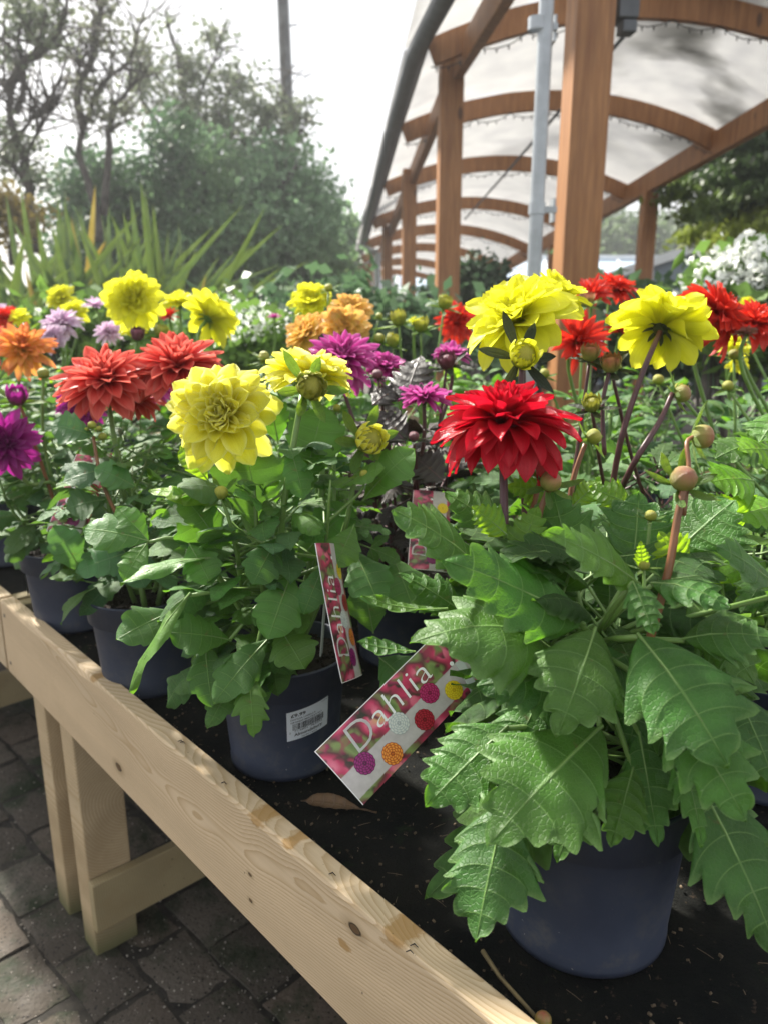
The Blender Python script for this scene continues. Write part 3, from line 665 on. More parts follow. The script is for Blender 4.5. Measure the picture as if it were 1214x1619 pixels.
# right side
G2 = 'far trees beyond the glasshouses'
for i, (px, py, Y, rx, rz, lab) in enumerate([(930, 372, 42, 60, 32, 'rounded far tree behind the near timber post'), (1000, 385, 40, 50, 30, 'far tree seen to the right of the near timber post'), (1055, 378, 46, 55, 40, 'taller far tree left of the cedar branches'), (1120, 375, 48, 60, 45, 'far tree behind the cedar branches'), (1190, 370, 44, 60, 50, 'far tree at the right edge behind the cedar')]):
    tree('far_tree', lab, 'tree', Y, [([(px, 440), (px, 400)], .2, .1)], [(px, py, Y, rx, rz), (px-25, py+22, Y, rx, rz), (px+20, py+25, Y, rx, rz)], 7000, .24, M['f_far'], .5, 60, .3, 20+i, G2, base=(px, 470))
def cedar():
    rg = np.random.default_rng(9); r = random.Random(9); Y0 = 9.5; tx = 5.6
    e = empty('cedar_tree', (tx, Y0, 0), 'cedar with layered drooping branches reaching in from the right', 'tree'); inv = Matrix.Translation(-e.location)
    mb = MB(); mb.tube([(tx, Y0, -.05), (tx, Y0, 2), (tx+.05, Y0, 4.5), (tx, Y0, 7)], [.3, .25, .2, .12], 12); C_ = []; Cy = []
    for i, (ex, ey) in enumerate([(1075, 262), (1060, 308), (1090, 335), (1120, 352), (1110, 245), (1150, 225), (1080, 285), (1165, 262), (1140, 290), (1165, 318), (1090, 372), (1130, 385), (1170, 370), (1200, 385)]):
        tip = WY(ex, ey, Y0+r.uniform(-1.2, .8)); st = V(tx, Y0, tip.z+r.uniform(.1, .5))
        pts = [st.lerp(tip, t)+V(0, 0, .25*math.sin(t*math.pi)) for t in (0, .25, .5, .75, 1)]; mb.tube(pts, [.06, .05, .035, .02, .008], 6)
        k = 2100; t = rg.uniform(.25, 1.02, k)**.8; p = np.array(st)[None]*(1-t[:, None])+np.array(tip)[None]*t[:, None]; p[:, 2] += .25*np.sin(t*math.pi)
        ph = rg.integers(0, 14, k); off = (ph/14-.5)*1.1
        p[:, 1] += off*(1.15-t)+rg.normal(size=k)*.08; p[:, 0] += rg.normal(size=k)*.10; p[:, 2] += rg.normal(size=k)*.045-np.abs(off)*.12
        (Cy if i in (3, 10, 11, 12, 13) else C_).append(p)
    o = mb.obj('trunk', M['bark'], e); o.matrix_basis = inv
    link('crown', card_mesh('crown', np.concatenate(C_), .042, M['f_ced'], 3, 2.4), e, inv); link('crown', card_mesh('crown', np.concatenate(Cy), .042, M['f_ced_lit'], 4, 2.4), e, inv)
cedar()
M['glass'] = simple('glasshouse_glazing', (.62, .74, .86), .3, .06, 1.5, spec=.7)
M['whiteframe'] = simple('glasshouse_frame', (.75, .78, .80), .4, .05, 4)
def glasshouse(loc, rz, L, Wd, eave, ridge, label, nb):
    e = empty('glasshouse', loc, label, 'glasshouse', None, rz); hw = Wd/2
    for s in (-1, 1):
        for k in range(nb):
            x0 = -L/2+L*k/nb+.03; x1 = -L/2+L*(k+1)/nb-.03
            mb = MB(); mb.add([(x0, s*hw, eave), (x1, s*hw, eave), (x1, 0.01*s, ridge-.02), (x0, 0.01*s, ridge-.02)], [(0, 1, 2, 3)]); o = mb.obj('roof_pane', M['glass'], e, smooth=False); sm = o.modifiers.new('t', 'SOLIDIFY'); sm.thickness = .01
            mb = MB(); mb.add([(x0, s*hw*.995, .0), (x1, s*hw*.995, .0), (x1, s*hw*.995, eave-.05), (x0, s*hw*.995, eave-.05)], [(0, 1, 2, 3)]); o = mb.obj('wall_pane', M['glass'], e, smooth=False); sm = o.modifiers.new('t', 'SOLIDIFY'); sm.thickness = .01
    fr = MB()
    for k in range(nb+1):
        x = -L/2+L*k/nb
        for s in (-1, 1): fr.beam((x, s*hw, eave), (x, 0, ridge), .06, .07); fr.beam((x, s*hw, 0), (x, s*hw, eave), .06, .06, up=(0, 1, 0))
    fr.beam((-L/2, 0, ridge+.03), (L/2, 0, ridge+.03), .12, .10)
    for s in (-1, 1): fr.beam((-L/2, s*hw*1.01, eave), (L/2, s*hw*1.01, eave), .12, .12)
    for sx in (-1, 1):
        x = sx*(L/2+.03); fr.beam((x, -hw, eave), (x, hw, eave), .06, .08); fr.beam((x, -hw, eave), (x, 0, ridge), .07, .14); fr.beam((x, hw, eave), (x, 0, ridge), .07, .14)
        for yy in (-.66, -.33, 0, .33, .66): fr.beam((x, yy*hw, 0), (x, yy*hw, ridge-(ridge-eave)*abs(yy)), .05, .05, up=(0, 1, 0))
        g_ = MB(); g_.add([(sx*L/2*.99, -hw, 0), (sx*L/2*.99, hw, 0), (sx*L/2*.99, hw, eave), (sx*L/2*.99, 0, ridge-.03), (sx*L/2*.99, -hw, eave)], [(0, 1, 2, 3, 4)]); g_.obj('gable_pane', simple('gable_glass', (.25, .30, .36), .15, .1, 1), e, smooth=False)
    fr.obj('frame', M['whiteframe'], e, smooth=False)
q = WY(945, 398, 22); glasshouse((q.x-1, 24.5, 0), math.radians(3), 9, 5, 1.55, q.z, 'long pale glasshouse roof seen between the two canopy posts', 8)
q = WY(1090, 388, 13.2); glasshouse((q.x+.9, 16.0, 0), math.radians(76), 6, 4.6, 1.5, q.z, 'glasshouse with a white framed gable behind the white flowers at right', 6)
# shop wall and brick wall at the far end of the canopy
sh = empty('shop_building', (1.2, 27, 0), 'pale shop front with blue windows far behind the canopy posts', 'building')
mb = MB(); mb.box((0, 0, 1.35), (9, .3, 2.7)); mb.obj('wall', simple('render_wall', (.34, .33, .32), .8, .1, 2), sh, smooth=False)
mb = MB(); mb.box((0, .2, 2.85), (9.6, 1.0, .3)); mb.obj('roof', simple('grey_roof', (.2, .2, .22), .6), sh, smooth=False)
for k in range(7):
    mb = MB(); mb.box((-3.9+k*1.3, -.16, 1.4), (.95, .04, 1.5)); w_ = mb.obj('window', simple('blue_window', (.20, .32, .52), .2), sh, smooth=False)
    for dx in (-.5, 0, .5): mb = MB(); mb.box((-3.9+k*1.3+dx, -.19, 1.4), (.06, .03, 1.6)); mb.obj('frame', M['whiteframe'], w_, smooth=False)
bw = MB(); bw.box((0, 0, .8), (4.4, .3, 1.6)); o = bw.obj('brick_wall', simple('red_brick', (.26, .10, .07), .85, .3, 6), smooth=False); o.location = (-1.9, 24, 0); tag(o, 'low red brick wall at the far end of the canopy', 'wall')
def bush(name, label, cat, lobes, n, size, fm, seed, sig=.06, nc=60, fl=None, nfl=0, flm=None, fls=.03):
    rg = np.random.default_rng(seed); el = [pxell(*l) for l in lobes]; c0 = Vector(el[0][0])
    e = empty(name, (c0.x, c0.y, 0), label, cat); inv = Matrix.Translation(-e.location); mb = MB(); r = random.Random(seed)
    for c, rad in el:
        for k in range(7):
            t = V(c[0]+r.uniform(-.8, .8)*rad[0], c[1]+r.uniform(-.5, .5)*rad[1], c[2]+r.uniform(0, .8)*rad[2]); b0 = V(c0.x+r.uniform(-.15, .15), c0.y+r.uniform(-.1, .1), 0)
            mb.tube([b0, b0.lerp(t, .5)+V(r.uniform(-.05, .05), 0, .05), t], [.012, .009, .004], 5)
    o = mb.obj('stem', M['bark'], e); o.matrix_basis = inv
    link('foliage', card_mesh('foliage', clumps(el, n, rg, sig, nc, .2), size, fm, seed, 1.7), e, inv)
    if flm: o = link('flowers', card_mesh('flowers', clumps([pxell(*l) for l in (fl or lobes)], nfl, rg, fls*1.6, 26, .6), fls, flm, seed+1, 1.1), e, inv); tag(o, kind='stuff')
    return e
bush('dark_bush', 'round dark green bush behind the second timber post', 'bush', [(755, 450, 6.4, 42, 42), (755, 500, 6.4, 45, 50)], 5000, .04, M['f_hedge'], 31)
bush('dark_bush', 'lower dark green bush between the third and second timber posts', 'bush', [(678, 492, 6.8, 28, 36), (672, 530, 6.8, 30, 36)], 3000, .04, M['f_hedge'], 32)
bush('white_flowered_shrub', 'shrub with white flower clusters at the right edge beside the glasshouse', 'shrub', [(1165, 462, 2.9, 65, 38), (1200, 510, 2.9, 80, 60), (1130, 490, 2.9, 45, 40)], 2600, .045, M['f_lime'], 33, .06, 60, [(1130, 440, 2.85, 34, 14), (1180, 432, 2.8, 42, 28), (1208, 445, 2.8, 30, 30), (1160, 424, 2.85, 28, 12)], 2600, M_white := bg_leaf('white_bloom', (.74, .76, .72), (.84, .85, .83), None, .3), .024)
bush('white_aster', 'low plant covered in small white flowers beyond the coral dahlias', 'plant', [(395, 540, 2.9, 60, 35), (350, 525, 3.0, 40, 30), (430, 550, 2.8, 40, 30)], 2000, .03, M['f_lime'], 34, .05, 60, [(385, 494, 2.9, 40, 14), (355, 484, 3.0, 28, 9), (420, 508, 2.8, 30, 18), (395, 520, 2.7, 40, 16)], 420, M_white, .016)
bush('leafy_shrub', 'fresh green leafy shrub in front of the spiky plant at left', 'shrub', [(130, 512, 3.4, 60, 18), (200, 528, 3.4, 50, 18), (60, 530, 3.4, 50, 16)], 1800, .042, M['f_lime'], 35, .06, 60)
# thin volume box added to imitate lens flare veiling the trees
hm = bpy.data.materials.new('veil_volume'); hm.use_nodes = True; hn = hm.node_tree; hn.nodes.clear()
ho = hn.nodes.new('ShaderNodeOutputMaterial'); hv_ = hn.nodes.new('ShaderNodeVolumePrincipled'); hv_.inputs['Density'].default_value = .0035; hv_.inputs['Color'].default_value = (.93, .95, 1, 1); hv_.inputs['Anisotropy'].default_value = .35
hn.links.new(hv_.outputs[0], ho.inputs['Volume'])
hb_ = MB(); hb_.box((0, 35, 5.5), (160, 140, 13)); tag(hb_.obj('flare_veil', hm, smooth=False), kind='stuff')
# hedge line that closes the view behind the back rows
bush('back_planting', 'band of mixed low green planting between the benches and the canopy', 'planting', [(560, 510, 4.2, 70, 35), (460, 520, 4.2, 80, 40), (650, 525, 4.2, 60, 28), (300, 552, 4.2, 90, 32), (120, 570, 4.2, 110, 32)], 9000, .05, M['f_dark'], 36, .09, 120)
bush('back_planting', 'band of low green planting under the right side of the canopy', 'planting', [(850, 530, 4.0, 90, 42), (980, 520, 4.0, 80, 40), (1100, 530, 4.0, 90, 50), (1200, 530, 4.0, 60, 60)], 9000, .05, M['f_dark'], 37, .09, 120)
# ------------------------------------------------------------------ leaves
def leaf_geo(mb, L, Wd, style='coarse', nu=None, sag=.12, fold=.18, und=.03, seed=0, hv=6, org=V(0,0,0), rot=None, curl=0, twist=0, mi=0):
    """blade from org along +X, normal +Z; uv: u along the midrib, v across"""
    r = random.Random(seed)
    if style == 'coarse': nt, depth_, pw, pe, sweep, lob = 6.0, .38, .50, 1.0, .36, .14
    elif style == 'lobed': nt, depth_, pw, pe, sweep, lob = 4.0, .48, .55, 1.0, .42, .12
    elif style == 'smooth': nt, depth_, pw, pe, sweep, lob = 4.0, .20, .95, .90, .22, .05
    else: nt, depth_, pw, pe, sweep, lob = 2.0, .02, .8, .9, .1, 0
    nu = nu or int(nt*8)
    ph = [r.uniform(0, 6.28) for _ in range(6)]; um = pw/(pw+pe); norm = um**pw*(1-um)**pe
    P_ = []; U_ = []
    for i in range(nu+1):
        u = i/nu; shape = (max(u, 0)**pw*max(1-u, 0)**pe)/norm if 0 < u < 1 else 0
        row = []; uvr = []
        for j in range(-hv, hv+1):
            v = j/hv; av = abs(v); sgn = 1 if v > 0 else -1
            tp = (u*nt+.12*sgn+.12) % 1.0
            tooth = tp**.8/.86 if tp < .82 else max(0, (1-tp)/.18)**.6
            wloc = shape*(1-depth_*(1-tooth)*av**3)*(1+lob*math.sin(u*9+ph[0]+sgn*ph[5]))
            y = v*Wd/2*wloc; x = L*(u+sweep*av*av*shape*(1-u)*.9*(Wd/L)+.045*depth_/.4*tooth*av**4*min(1, 6*u)*min(1, 5*(1-u)))
            z = sag*L*4*u*(1-u)*(.9+.2*av)+fold*abs(y)*(1-.7*u)
            z += und*L*(math.sin(u*7+ph[1]+sgn*1.3)*av**1.5+.6*math.sin(u*13+ph[2])*av**2)*min(1, u*4)
            z -= curl*L*(av**2)*shape*.35
            z += .007*L*math.sin((u*nt+.12*sgn+.12)*2*math.pi-1.2)*av*(1-av*.6)*(1.0 if style in ('coarse', 'lobed') else .3)
            if twist:
                a = twist*u; y, z = y*math.cos(a)-z*math.sin(a)*0, z+y*math.sin(a)
            p = V(x, y, z)
            if rot is not None: p = rot @ p
            row.append(p+org); uvr.append((u, (v+1)/2))
        P_.append(row); U_.append(uvr)
    mb.grid(P_, mi, U_)
    # raised midrib underneath / stalk
    st = [V(-.02*L, 0, -.004*L), V(.3*L, 0, sag*L*4*.3*.7-.003*L), V(.7*L, 0, sag*L*4*.7*.3-.002*L)]
    if rot is not None: st = [rot @ p for p in st]
    mb.tube([p+org for p in st], [.012*L+.0004, .009*L, .003*L], 5, mi=1, cap=False)
def compound_geo(mb, L, seed=0, n=3, sag=.1):
    """pinnate dahlia leaf: end leaflet and pairs of side leaflets on a common stalk"""
    r = random.Random(seed)
    ra = [V(L*.5*t, 0, sag*L*2*t*(1-t*.5)) for t in (0, .33, .66, 1)]
    mb.tube(ra, [.0022, .002, .0018, .0012], 5, mi=1)
    leaf_geo(mb, L*.52, L*.30, 'smooth', 26, .06, .12, .03, seed, 4, ra[-1], Matrix.Rotation(r.uniform(.0, .35), 3, 'Y'))
    for k in range(n-1 if n > 2 else 1):
        q = ra[-1-k if k else -1]-V(.02*L*k, 0, 0)
        for sgn in (-1, 1):
            R = Matrix.Rotation(sgn*r.uniform(.75, 1.15), 3, 'Z') @ Matrix.Rotation(r.uniform(.0, .4), 3, 'Y') @ Matrix.Rotation(r.uniform(-.4, .4), 3, 'X')
            leaf_geo(mb, L*r.uniform(.32, .42), L*r.uniform(.18, .24), 'smooth', 22, .06, .12, .03, seed+k*2+sgn+50, 4, q, R)
LIB = {}
def lib(kind):
    """a few shared blades of each sort"""
    if kind in LIB: return LIB[kind]
    st, mt, sm = {'A': ('coarse', 'leafA', 'stem'), 'Bc': ('comp', 'leafB', 'stem'), 'B': ('smooth', 'leafB', 'stem'), 'C': ('smooth', 'leafC', 'stem'), 'Cc': ('comp', 'leafC', 'stem'),
                  'L': ('coarse', 'leafL', 'stem'), 'D': ('coarse', 'leafD', 'stemP'), 'Ac': ('coarse', 'leafC', 'stem')}[kind]
    out = []
    for i in range(7):
        mb = MB(); r = random.Random(i*13+5)
        if st == 'comp': compound_geo(mb, 1.0, i+3, 2+(i % 2), r.uniform(.0, .15)) if False else compound_scaled(mb, i, r)
        else: leaf_geo(mb, 1, r.uniform(.5, .68), st, None, r.uniform(.05, .2), r.uniform(.05, .3), r.uniform(.02, .05), i+20, 4, curl=r.uniform(0, .5))
        out.append(mb.mesh('leaf', [M[mt], M[sm]]))
    LIB[kind] = out; return out
def compound_scaled(mb, i, r):
    t = MB(); compound_geo(t, .12, i+3, 2+(i % 2), r.uniform(0, .15))
    mb.v = [tuple(c/.12 for c in p) for p in t.v]; mb.f = t.f; mb.m = t.m; mb.uv = t.uv
def frame(base, tip, nrm, roll=0):
    x = (tip-base).normalized(); y = nrm.cross(x)
    if y.length < 1e-4: y = V(0, 1, 0).cross(x)
    y.normalize(); z = x.cross(y); R = Matrix((x, y, z)).transposed()
    if roll: R = R @ Matrix.Rotation(roll, 3, 'X')
    return R
def put(parent, name, data, loc, R, sc=1.0):
    o = link(name, data, parent); m = R.to_4x4() @ Matrix.Diagonal((sc, sc, sc, 1)); m.translation = loc-parent.matrix_world.translation if parent.parent is None else loc
    o.matrix_basis = m; return o
def ploc(e): return e.location
def add_leaf_lib(e, kind, base, tip, nrm, roll=0, rr=rnd, name='leaf'):
    me = rr.choice(lib(kind)); o = link(name, me, e); L = (tip-base).length
    m = (frame(base, tip, nrm, roll) @ Matrix.Diagonal((L, L, L))).to_4x4(); m.translation = base-e.location; o.matrix_basis = m; return o
def hero_leaf(e, b, t, zb, zt, wpx, style='coarse', mat='leafA', stem='stem', nrm=(0, .45, .6), roll=0, sag=.08, fold=.15, und=.03, curl=.3, seed=0, twist=0, attach=None):
    """blade laid from its base to its tip; nrm = (right, up, towards viewer) leaning of the upper face"""
    P0 = W(b[0], b[1], zb); P1 = W(t[0], t[1], zt); L = (P1-P0).length; wd = wpx*((zb+zt)/2)/F
    tov = (CAM-(P0+P1)/2).normalized(); nv = V(1, 0, 0)*nrm[0]+V(0, 0, 1)*nrm[1]+tov*nrm[2]
    mb = MB(); leaf_geo(mb, L, wd, style, None, sag, fold, und, seed, 7, curl=curl, twist=twist)
    R = frame(P0, P1, nv, roll)
    # leaf stalk back to the stem
    if attach is not None:
        q = R.transposed() @ (attach-P0); mb.tube([V(0, 0, -.002), q*.5+V(0, 0, .004), q], [.0022, .0024, .0028], 6, mi=1)
    o = link('leaf', mb.mesh('leaf', [M[mat], M[stem]]), e); m = R.to_4x4(); m.translation = P0-e.location; o.matrix_basis = m; return o

# ------------------------------------------------------------------ flowers
def petal_geo(L, Wd, th0, th1, cup, point, seed, nu=9, hv=3, wave=.02, tipcurl=0, notch=0):
    r = random.Random(seed); P_ = []; U_ = []; x = z = 0; ph = [r.uniform(0, 6) for _ in range(4)]
    for i in range(nu+1):
        u = i/nu; t = th0+(th1-th0)*u**1.1+tipcurl*max(0, u-.7)*3
        if i: x += math.sin(t)*L/nu; z += math.cos(t)*L/nu
        if point > .5: wp = (u+.10)**.60*(1-u**3.4)**.95 if u < 1 else .02
        else: wp = (u+.07)**.62*(1-u**(4.5))**.75 if u < 1 else .10
        nx, nz = -math.cos(t), math.sin(t); row = []; uvr = []
        for j in range(-hv, hv+1):
            v = j/hv; y = v*Wd/2*wp; c = cup*Wd*(v*v)*(.4+.8*(1-u))+wave*L*math.sin(u*6+ph[0]+v*2)*abs(v)
            c += .018*Wd*math.cos(v*math.pi*3)*(1-u)
            ex = -notch*L*.06*(1-abs(v)) if i == nu else 0
            row.append(V(x+nx*c+math.sin(t)*ex, y, z+nz*c+math.cos(t)*ex)); uvr.append((u, (v+1)/2))
        P_.append(row); U_.append(uvr)
    return P_, U_
PM = {}
def petal_mesh(mat, L, Wd, th0, th1, cup, point, var, **k):
    key = (mat, round(L, 2), round(Wd, 2), round(th0, 1), round(th1, 1), round(cup, 2), point, var, tuple(k.items()))
    if key not in PM:
        Pp, Uu = petal_geo(L, Wd, th0, th1, cup, point, var, **k); mb = MB(); mb.grid(Pp, UV=Uu); PM[key] = mb.mesh('petal', P[mat])
    return PM[key]
# style: (count, rings[(frac, length, width, th0, th1, cup)...], point)
ST = {
 'decor': dict(n=88, rings=[(.0, .20, .14, .05, .10, .55), (.12, .34, .24, .12, .30, .55), (.28, .55, .36, .35, .65, .40), (.50, .76, .52, .70, 1.05, .24), (.75, .94, .60, 1.05, 1.55, .16), (1, 1.0, .60, 1.35, 2.1, .13)], point=0, th=1.0),
 'cactus': dict(n=100, rings=[(.0, .36, .13, .0, .05, .5), (.16, .46, .20, .12, .22, .5), (.32, .60, .29, .45, .85, .36), (.52, .80, .36, .85, 1.45, .22), (.78, .98, .40, 1.2, 2.0, .16), (1, 1.02, .42, 1.5, 2.75, .12)], point=1, th=1.0),
 'lily': dict(n=100, rings=[(.0, .22, .16, .05, .05, .55), (.12, .38, .28, .12, .22, .5), (.28, .58, .42, .35, .60, .38), (.50, .78, .54, .70, 1.0, .24), (.75, .95, .60, 1.05, 1.45, .16), (1, 1.02, .60, 1.4, 1.95, .12)], point=0, th=1.0),
 'dome': dict(n=116, rings=[(.0, .46, .12, .0, .05, .5), (.12, .54, .18, .08, .12, .5), (.24, .62, .30, .35, .75, .36), (.42, .80, .42, .85, 1.5, .26), (.62, .95, .48, 1.15, 2.1, .20), (.82, 1.0, .50, 1.4, 2.6, .18), (1, .98, .50, 1.75, 2.85, .16)], point=1, th=1.0),
 'open': dict(n=52, rings=[(.0, .32, .15, .1, .2, .5), (.25, .60, .25, .45, .7, .35), (.6, .9, .32, .9, 1.3, .2), (1, 1.0, .34, 1.3, 1.7, .15)], point=1, th=1.0),
 'pompon': dict(n=90, rings=[(.0, .22, .12, .0, .1, .8), (.3, .50, .22, .35, .6, .7), (.6, .78, .27, .8, 1.25, .6), (1, 1.0, .30, 1.3, 1.95, .5)], point=0, th=1.0),
}
def ring_at(rg, f):
    for a, b in zip(rg[:-1], rg[1:]):
        if f <= b[0]:
            t = (f-a[0])/(b[0]-a[0]); return [a[i]+(b[i]-a[i])*t for i in range(1, 6)]
    return rg[-1][1:]
def flower(e, centre, dia, axis, style, col, seed=0, sep='sepal', single=True, spin=None, squash=1.0, nmul=1.0, droop=0, mess=1.0):
    """centre: world point of the receptacle; axis: direction the flower faces"""
    r = random.Random(seed*7+1); R_ = dia/2; st = ST[style]; n = int(st['n']*nmul); axis = axis.normalized()
    q = axis.to_track_quat('Z', 'Y').to_matrix()
    mb = MB()
    mb.lathe([(0.0, -.16), (.05, -.155), (.13, -.10), (.16, -.03), (.12, .03), (0, .05)], 14, 0)
    for k in range(7):   # green bracts behind the petals
        a = k*2*math.pi/7+.2; Pp, Uu = petal_geo(.30, .13, 1.6, 2.5+.3*r.random(), .1, 1, k)
        Rz = Matrix.Rotation(a, 3, 'Z'); mb.grid([[Rz @ (p+V(.08, 0, -.06)) for p in row] for row in Pp], UV=Uu)
    fo = link('flower', mb.mesh('flower', M[sep]), e)
    fm = (q @ Matrix.Diagonal((R_, R_, R_))).to_4x4(); fm.translation = centre-e.location; fo.matrix_basis = fm
    ga = math.pi*(3-math.sqrt(5)); jm = MB()
    for k in range(n):
        f = (k+.5)/n; L, Wd, t0, t1, cup = ring_at(st['rings'], f)
        f6 = round(f*9)/9; Lq, Wq, t0q, t1q, cq = ring_at(st['rings'], f6)
        me = petal_mesh(col, Lq*squash, Wq, t0q, t1q+droop*f6+(-.22, .0, .16, .3)[k % 4], cq, st['point'], k % 4, wave=.02 if st['point'] else .035)
        Rz = Matrix.Rotation(k*ga+r.uniform(-.08, .08), 3, 'Z') @ Matrix.Rotation(r.uniform(-.17, .17)*(.4+f)*mess, 3, 'Y') @ Matrix.Rotation(r.uniform(-.26, .26)*mess, 3, 'X')
        rad = .02+.11*math.sqrt(f); hgt = .04*(1-f)-.05*f; s = r.uniform(.86, 1.10)
        m = (Rz @ Matrix.Diagonal((s, s*r.uniform(.9, 1.1), s))).to_4x4(); m.translation = (Matrix.Rotation(k*ga, 3, 'Z') @ V(rad, 0, hgt))
        if single:
            o = link('petal', me, fo); o.matrix_basis = m
        else:
            Pp, Uu = petal_geo(Lq*squash, Wq, t0q, t1q+droop*f6, cq, st['point'], k % 3, nu=5, hv=2)
            jm.grid([[m @ p for p in row] for row in Pp], UV=Uu)
    if not single: o = link('petals', jm.mesh('petals', P[col]), fo)
    return fo
def stem(e, pts, r0, r1, mat='stem', name='stem', seg=9):
    mb = MB(); Q = []
    pts = [Vector(p) for p in pts]
    for i in range(len(pts)-1):
        a = pts[max(i-1, 0)]; b = pts[i]; c = pts[i+1]; d = pts[min(i+2, len(pts)-1)]
        for t in (0, .25, .5, .75): Q.append(b + (c-a)*.5*t + (a*2-b*5+c*4-d)*.5*t*t + (b*3-a-c*3+d)*.5*t**3)
    Q.append(pts[-1]); n = len(Q); mb.tube([p-e.location for p in Q], [r0+(r1-r0)*i/(n-1) for i in range(n)], seg)
    return link(name, mb.mesh(name, M[mat]), e)
def bud(e, c, dia, axis, col='bud', sep='sepal', openp=0, seed=0, flare=1.0):
    r = random.Random(seed); q = axis.normalized().to_track_quat('Z', 'Y').to_matrix(); R_ = dia/2; mb = MB()
    prof = [(math.sin(t)*(1+.04*math.sin(t*3)), -math.cos(t)*.88) for t in [math.pi*i/12 for i in range(13)]]
    seg = 26; vs = []; uvs = []
    for i, (a, z) in enumerate(prof):
        for j in range(seg):
            an = 2*math.pi*j/seg; k = 1+.065*abs(math.cos(an*4+i*.18))-.04; vs.append(V(a*k*math.cos(an), a*k*math.sin(an), z)); uvs.append((i/12, (j*4/seg) % 1))
    mb.add(vs, [(i*seg+j, i*seg+(j+1) % seg, (i+1)*seg+(j+1) % seg, (i+1)*seg+j) for i in range(12) for j in range(seg)], 0, uvs)
    o = link('bud', mb.mesh('bud', P[col]), e); m = (q @ Matrix.Diagonal((R_, R_, R_))).to_4x4(); m.translation = c-e.location; o.matrix_basis = m
    for k in range(6):
        Pp, Uu = petal_geo(2.9*r.uniform(.7, 1.15), 1.15, 1.25+.25*r.random(), .95+.9*flare*r.random(), .12, 1, k)
        Rz = Matrix.Rotation(k*math.pi/3+r.uniform(-.2, .2), 3, 'Z'); mb = MB(); mb.grid([[Rz @ (p+V(.55, 0, -.78)) for p in row] for row in Pp], UV=Uu)
        s_ = link('sepal', mb.mesh('sepal', M[sep]), o)
    if openp:
        for k in range(30):
            q_ = k/30; Pp, Uu = petal_geo(2.35, .85, 1.15-.1*q_, -.30-.35*q_+r.uniform(-.1, .15), .05, 1, k, nu=8, hv=2, wave=.01); Rz = Matrix.Rotation(k*2.4, 3, 'Z')
            mb = MB(); mb.grid([[Rz @ (p*(1.08-.25*q_)+V(.25-.1*q_, 0, -.85+.15*q_)) for p in row] for row in Pp], UV=Uu); link('petal', mb.mesh('petal', P[openp]), o)
    return o
def AX(rt, up, to): return V(rt, -to, up)

# ------------------------------------------------------------------ pots
def pot_mat():
    m, nt, b, o = nmat('pot_plastic'); n = N(nt); oc = n.obj(); x, y, z = n.sep(oc)
    c = n.mix(n.rng(n.noise(oc, 16, 4, .6), .35, .7), (.030, .038, .064), (.042, .052, .084))
    dust = n.math('MULTIPLY', n.rng(n.noise(oc, 30, 6, .75), .50, .70), n.rng(z, .09, .0, .22, .75))
    c = n.mix(dust, c, (.10, .095, .085)); spk = n.rng(n.noise(oc, 190, 2, .4), .74, .78)
    c = n.mix(n.math('MULTIPLY', spk, n.rng(z, .09, .0, .15, .9)), c, (.30, .29, .27))
    n.set(b.inputs['Base Color'], c); n.set(b.inputs['Roughness'], n.rng(n.noise(oc, 25, 3), .3, .7, .42, .62)); b.inputs['Specular IOR Level'].default_value = .4
    n.set(b.inputs['Normal'], n.bump(n.noise(oc, 60, 3), .25, .0006)); return m
M['pot'] = pot_mat(); M['soil'] = simple('peat', (.030, .020, .014), .95, .5, 60, .006, 150)
pmb = MB(); pmb.lathe([(0, .003), (.066, .003), (.0675, 0), (.0712, .0015), (.0716, .008), (.0708, .0095), (.0745, .06), (.0785, .112), (.0800, .1135), (.0845, .1145), (.0865, .148), (.0885, .1495), (.0890, .152), (.0875, .1535), (.0855, .1525), (.083, .12), (.080, .118)], 56)
for k in range(0):
    a = k*math.pi/3+.3; pmb.box((.068*math.cos(a), .068*math.sin(a), .0005), (.012, .016, .003), Matrix.Rotation(a, 3, 'Z'))
POT = pmb.mesh('pot', M['pot'])
smb = MB(); r_ = random.Random(8)
smb.add([V(0, 0, .138)]+[V(.0835*math.cos(a), .0835*math.sin(a), .134+r_.uniform(-.002, .002)) for a in [i*2*math.pi/28 for i in range(28)]], [(0, i+1, (i+1) % 28+1) for i in range(28)])
for k in range(260):
    a = r_.uniform(0, 6.28); q = math.sqrt(r_.random())*.079; s_ = r_.uniform(.0015, .004); smb.box((q*math.cos(a), q*math.sin(a), .138), (s_*1.6, s_, s_), Matrix.Rotation(a*3, 3, 'Z') @ Matrix.Rotation(a, 3, 'X'))
SOIL = smb.mesh('soil', M['soil'])
def plant(x, y, label, group='potted dahlias on the benches', sc=1.0):
    e = empty('potted_dahlia', (x, y, MATZ), label, 'dahlia', group, rnd.uniform(0, 6)*0)
    for nm, me in (('pot', POT), ('soil', SOIL)):
        o = link(nm, me, e); o.matrix_basis = Matrix.Rotation(rnd.uniform(0, 6), 4, 'Z') @ Matrix.Diagonal((sc, sc, sc, 1))
    return e
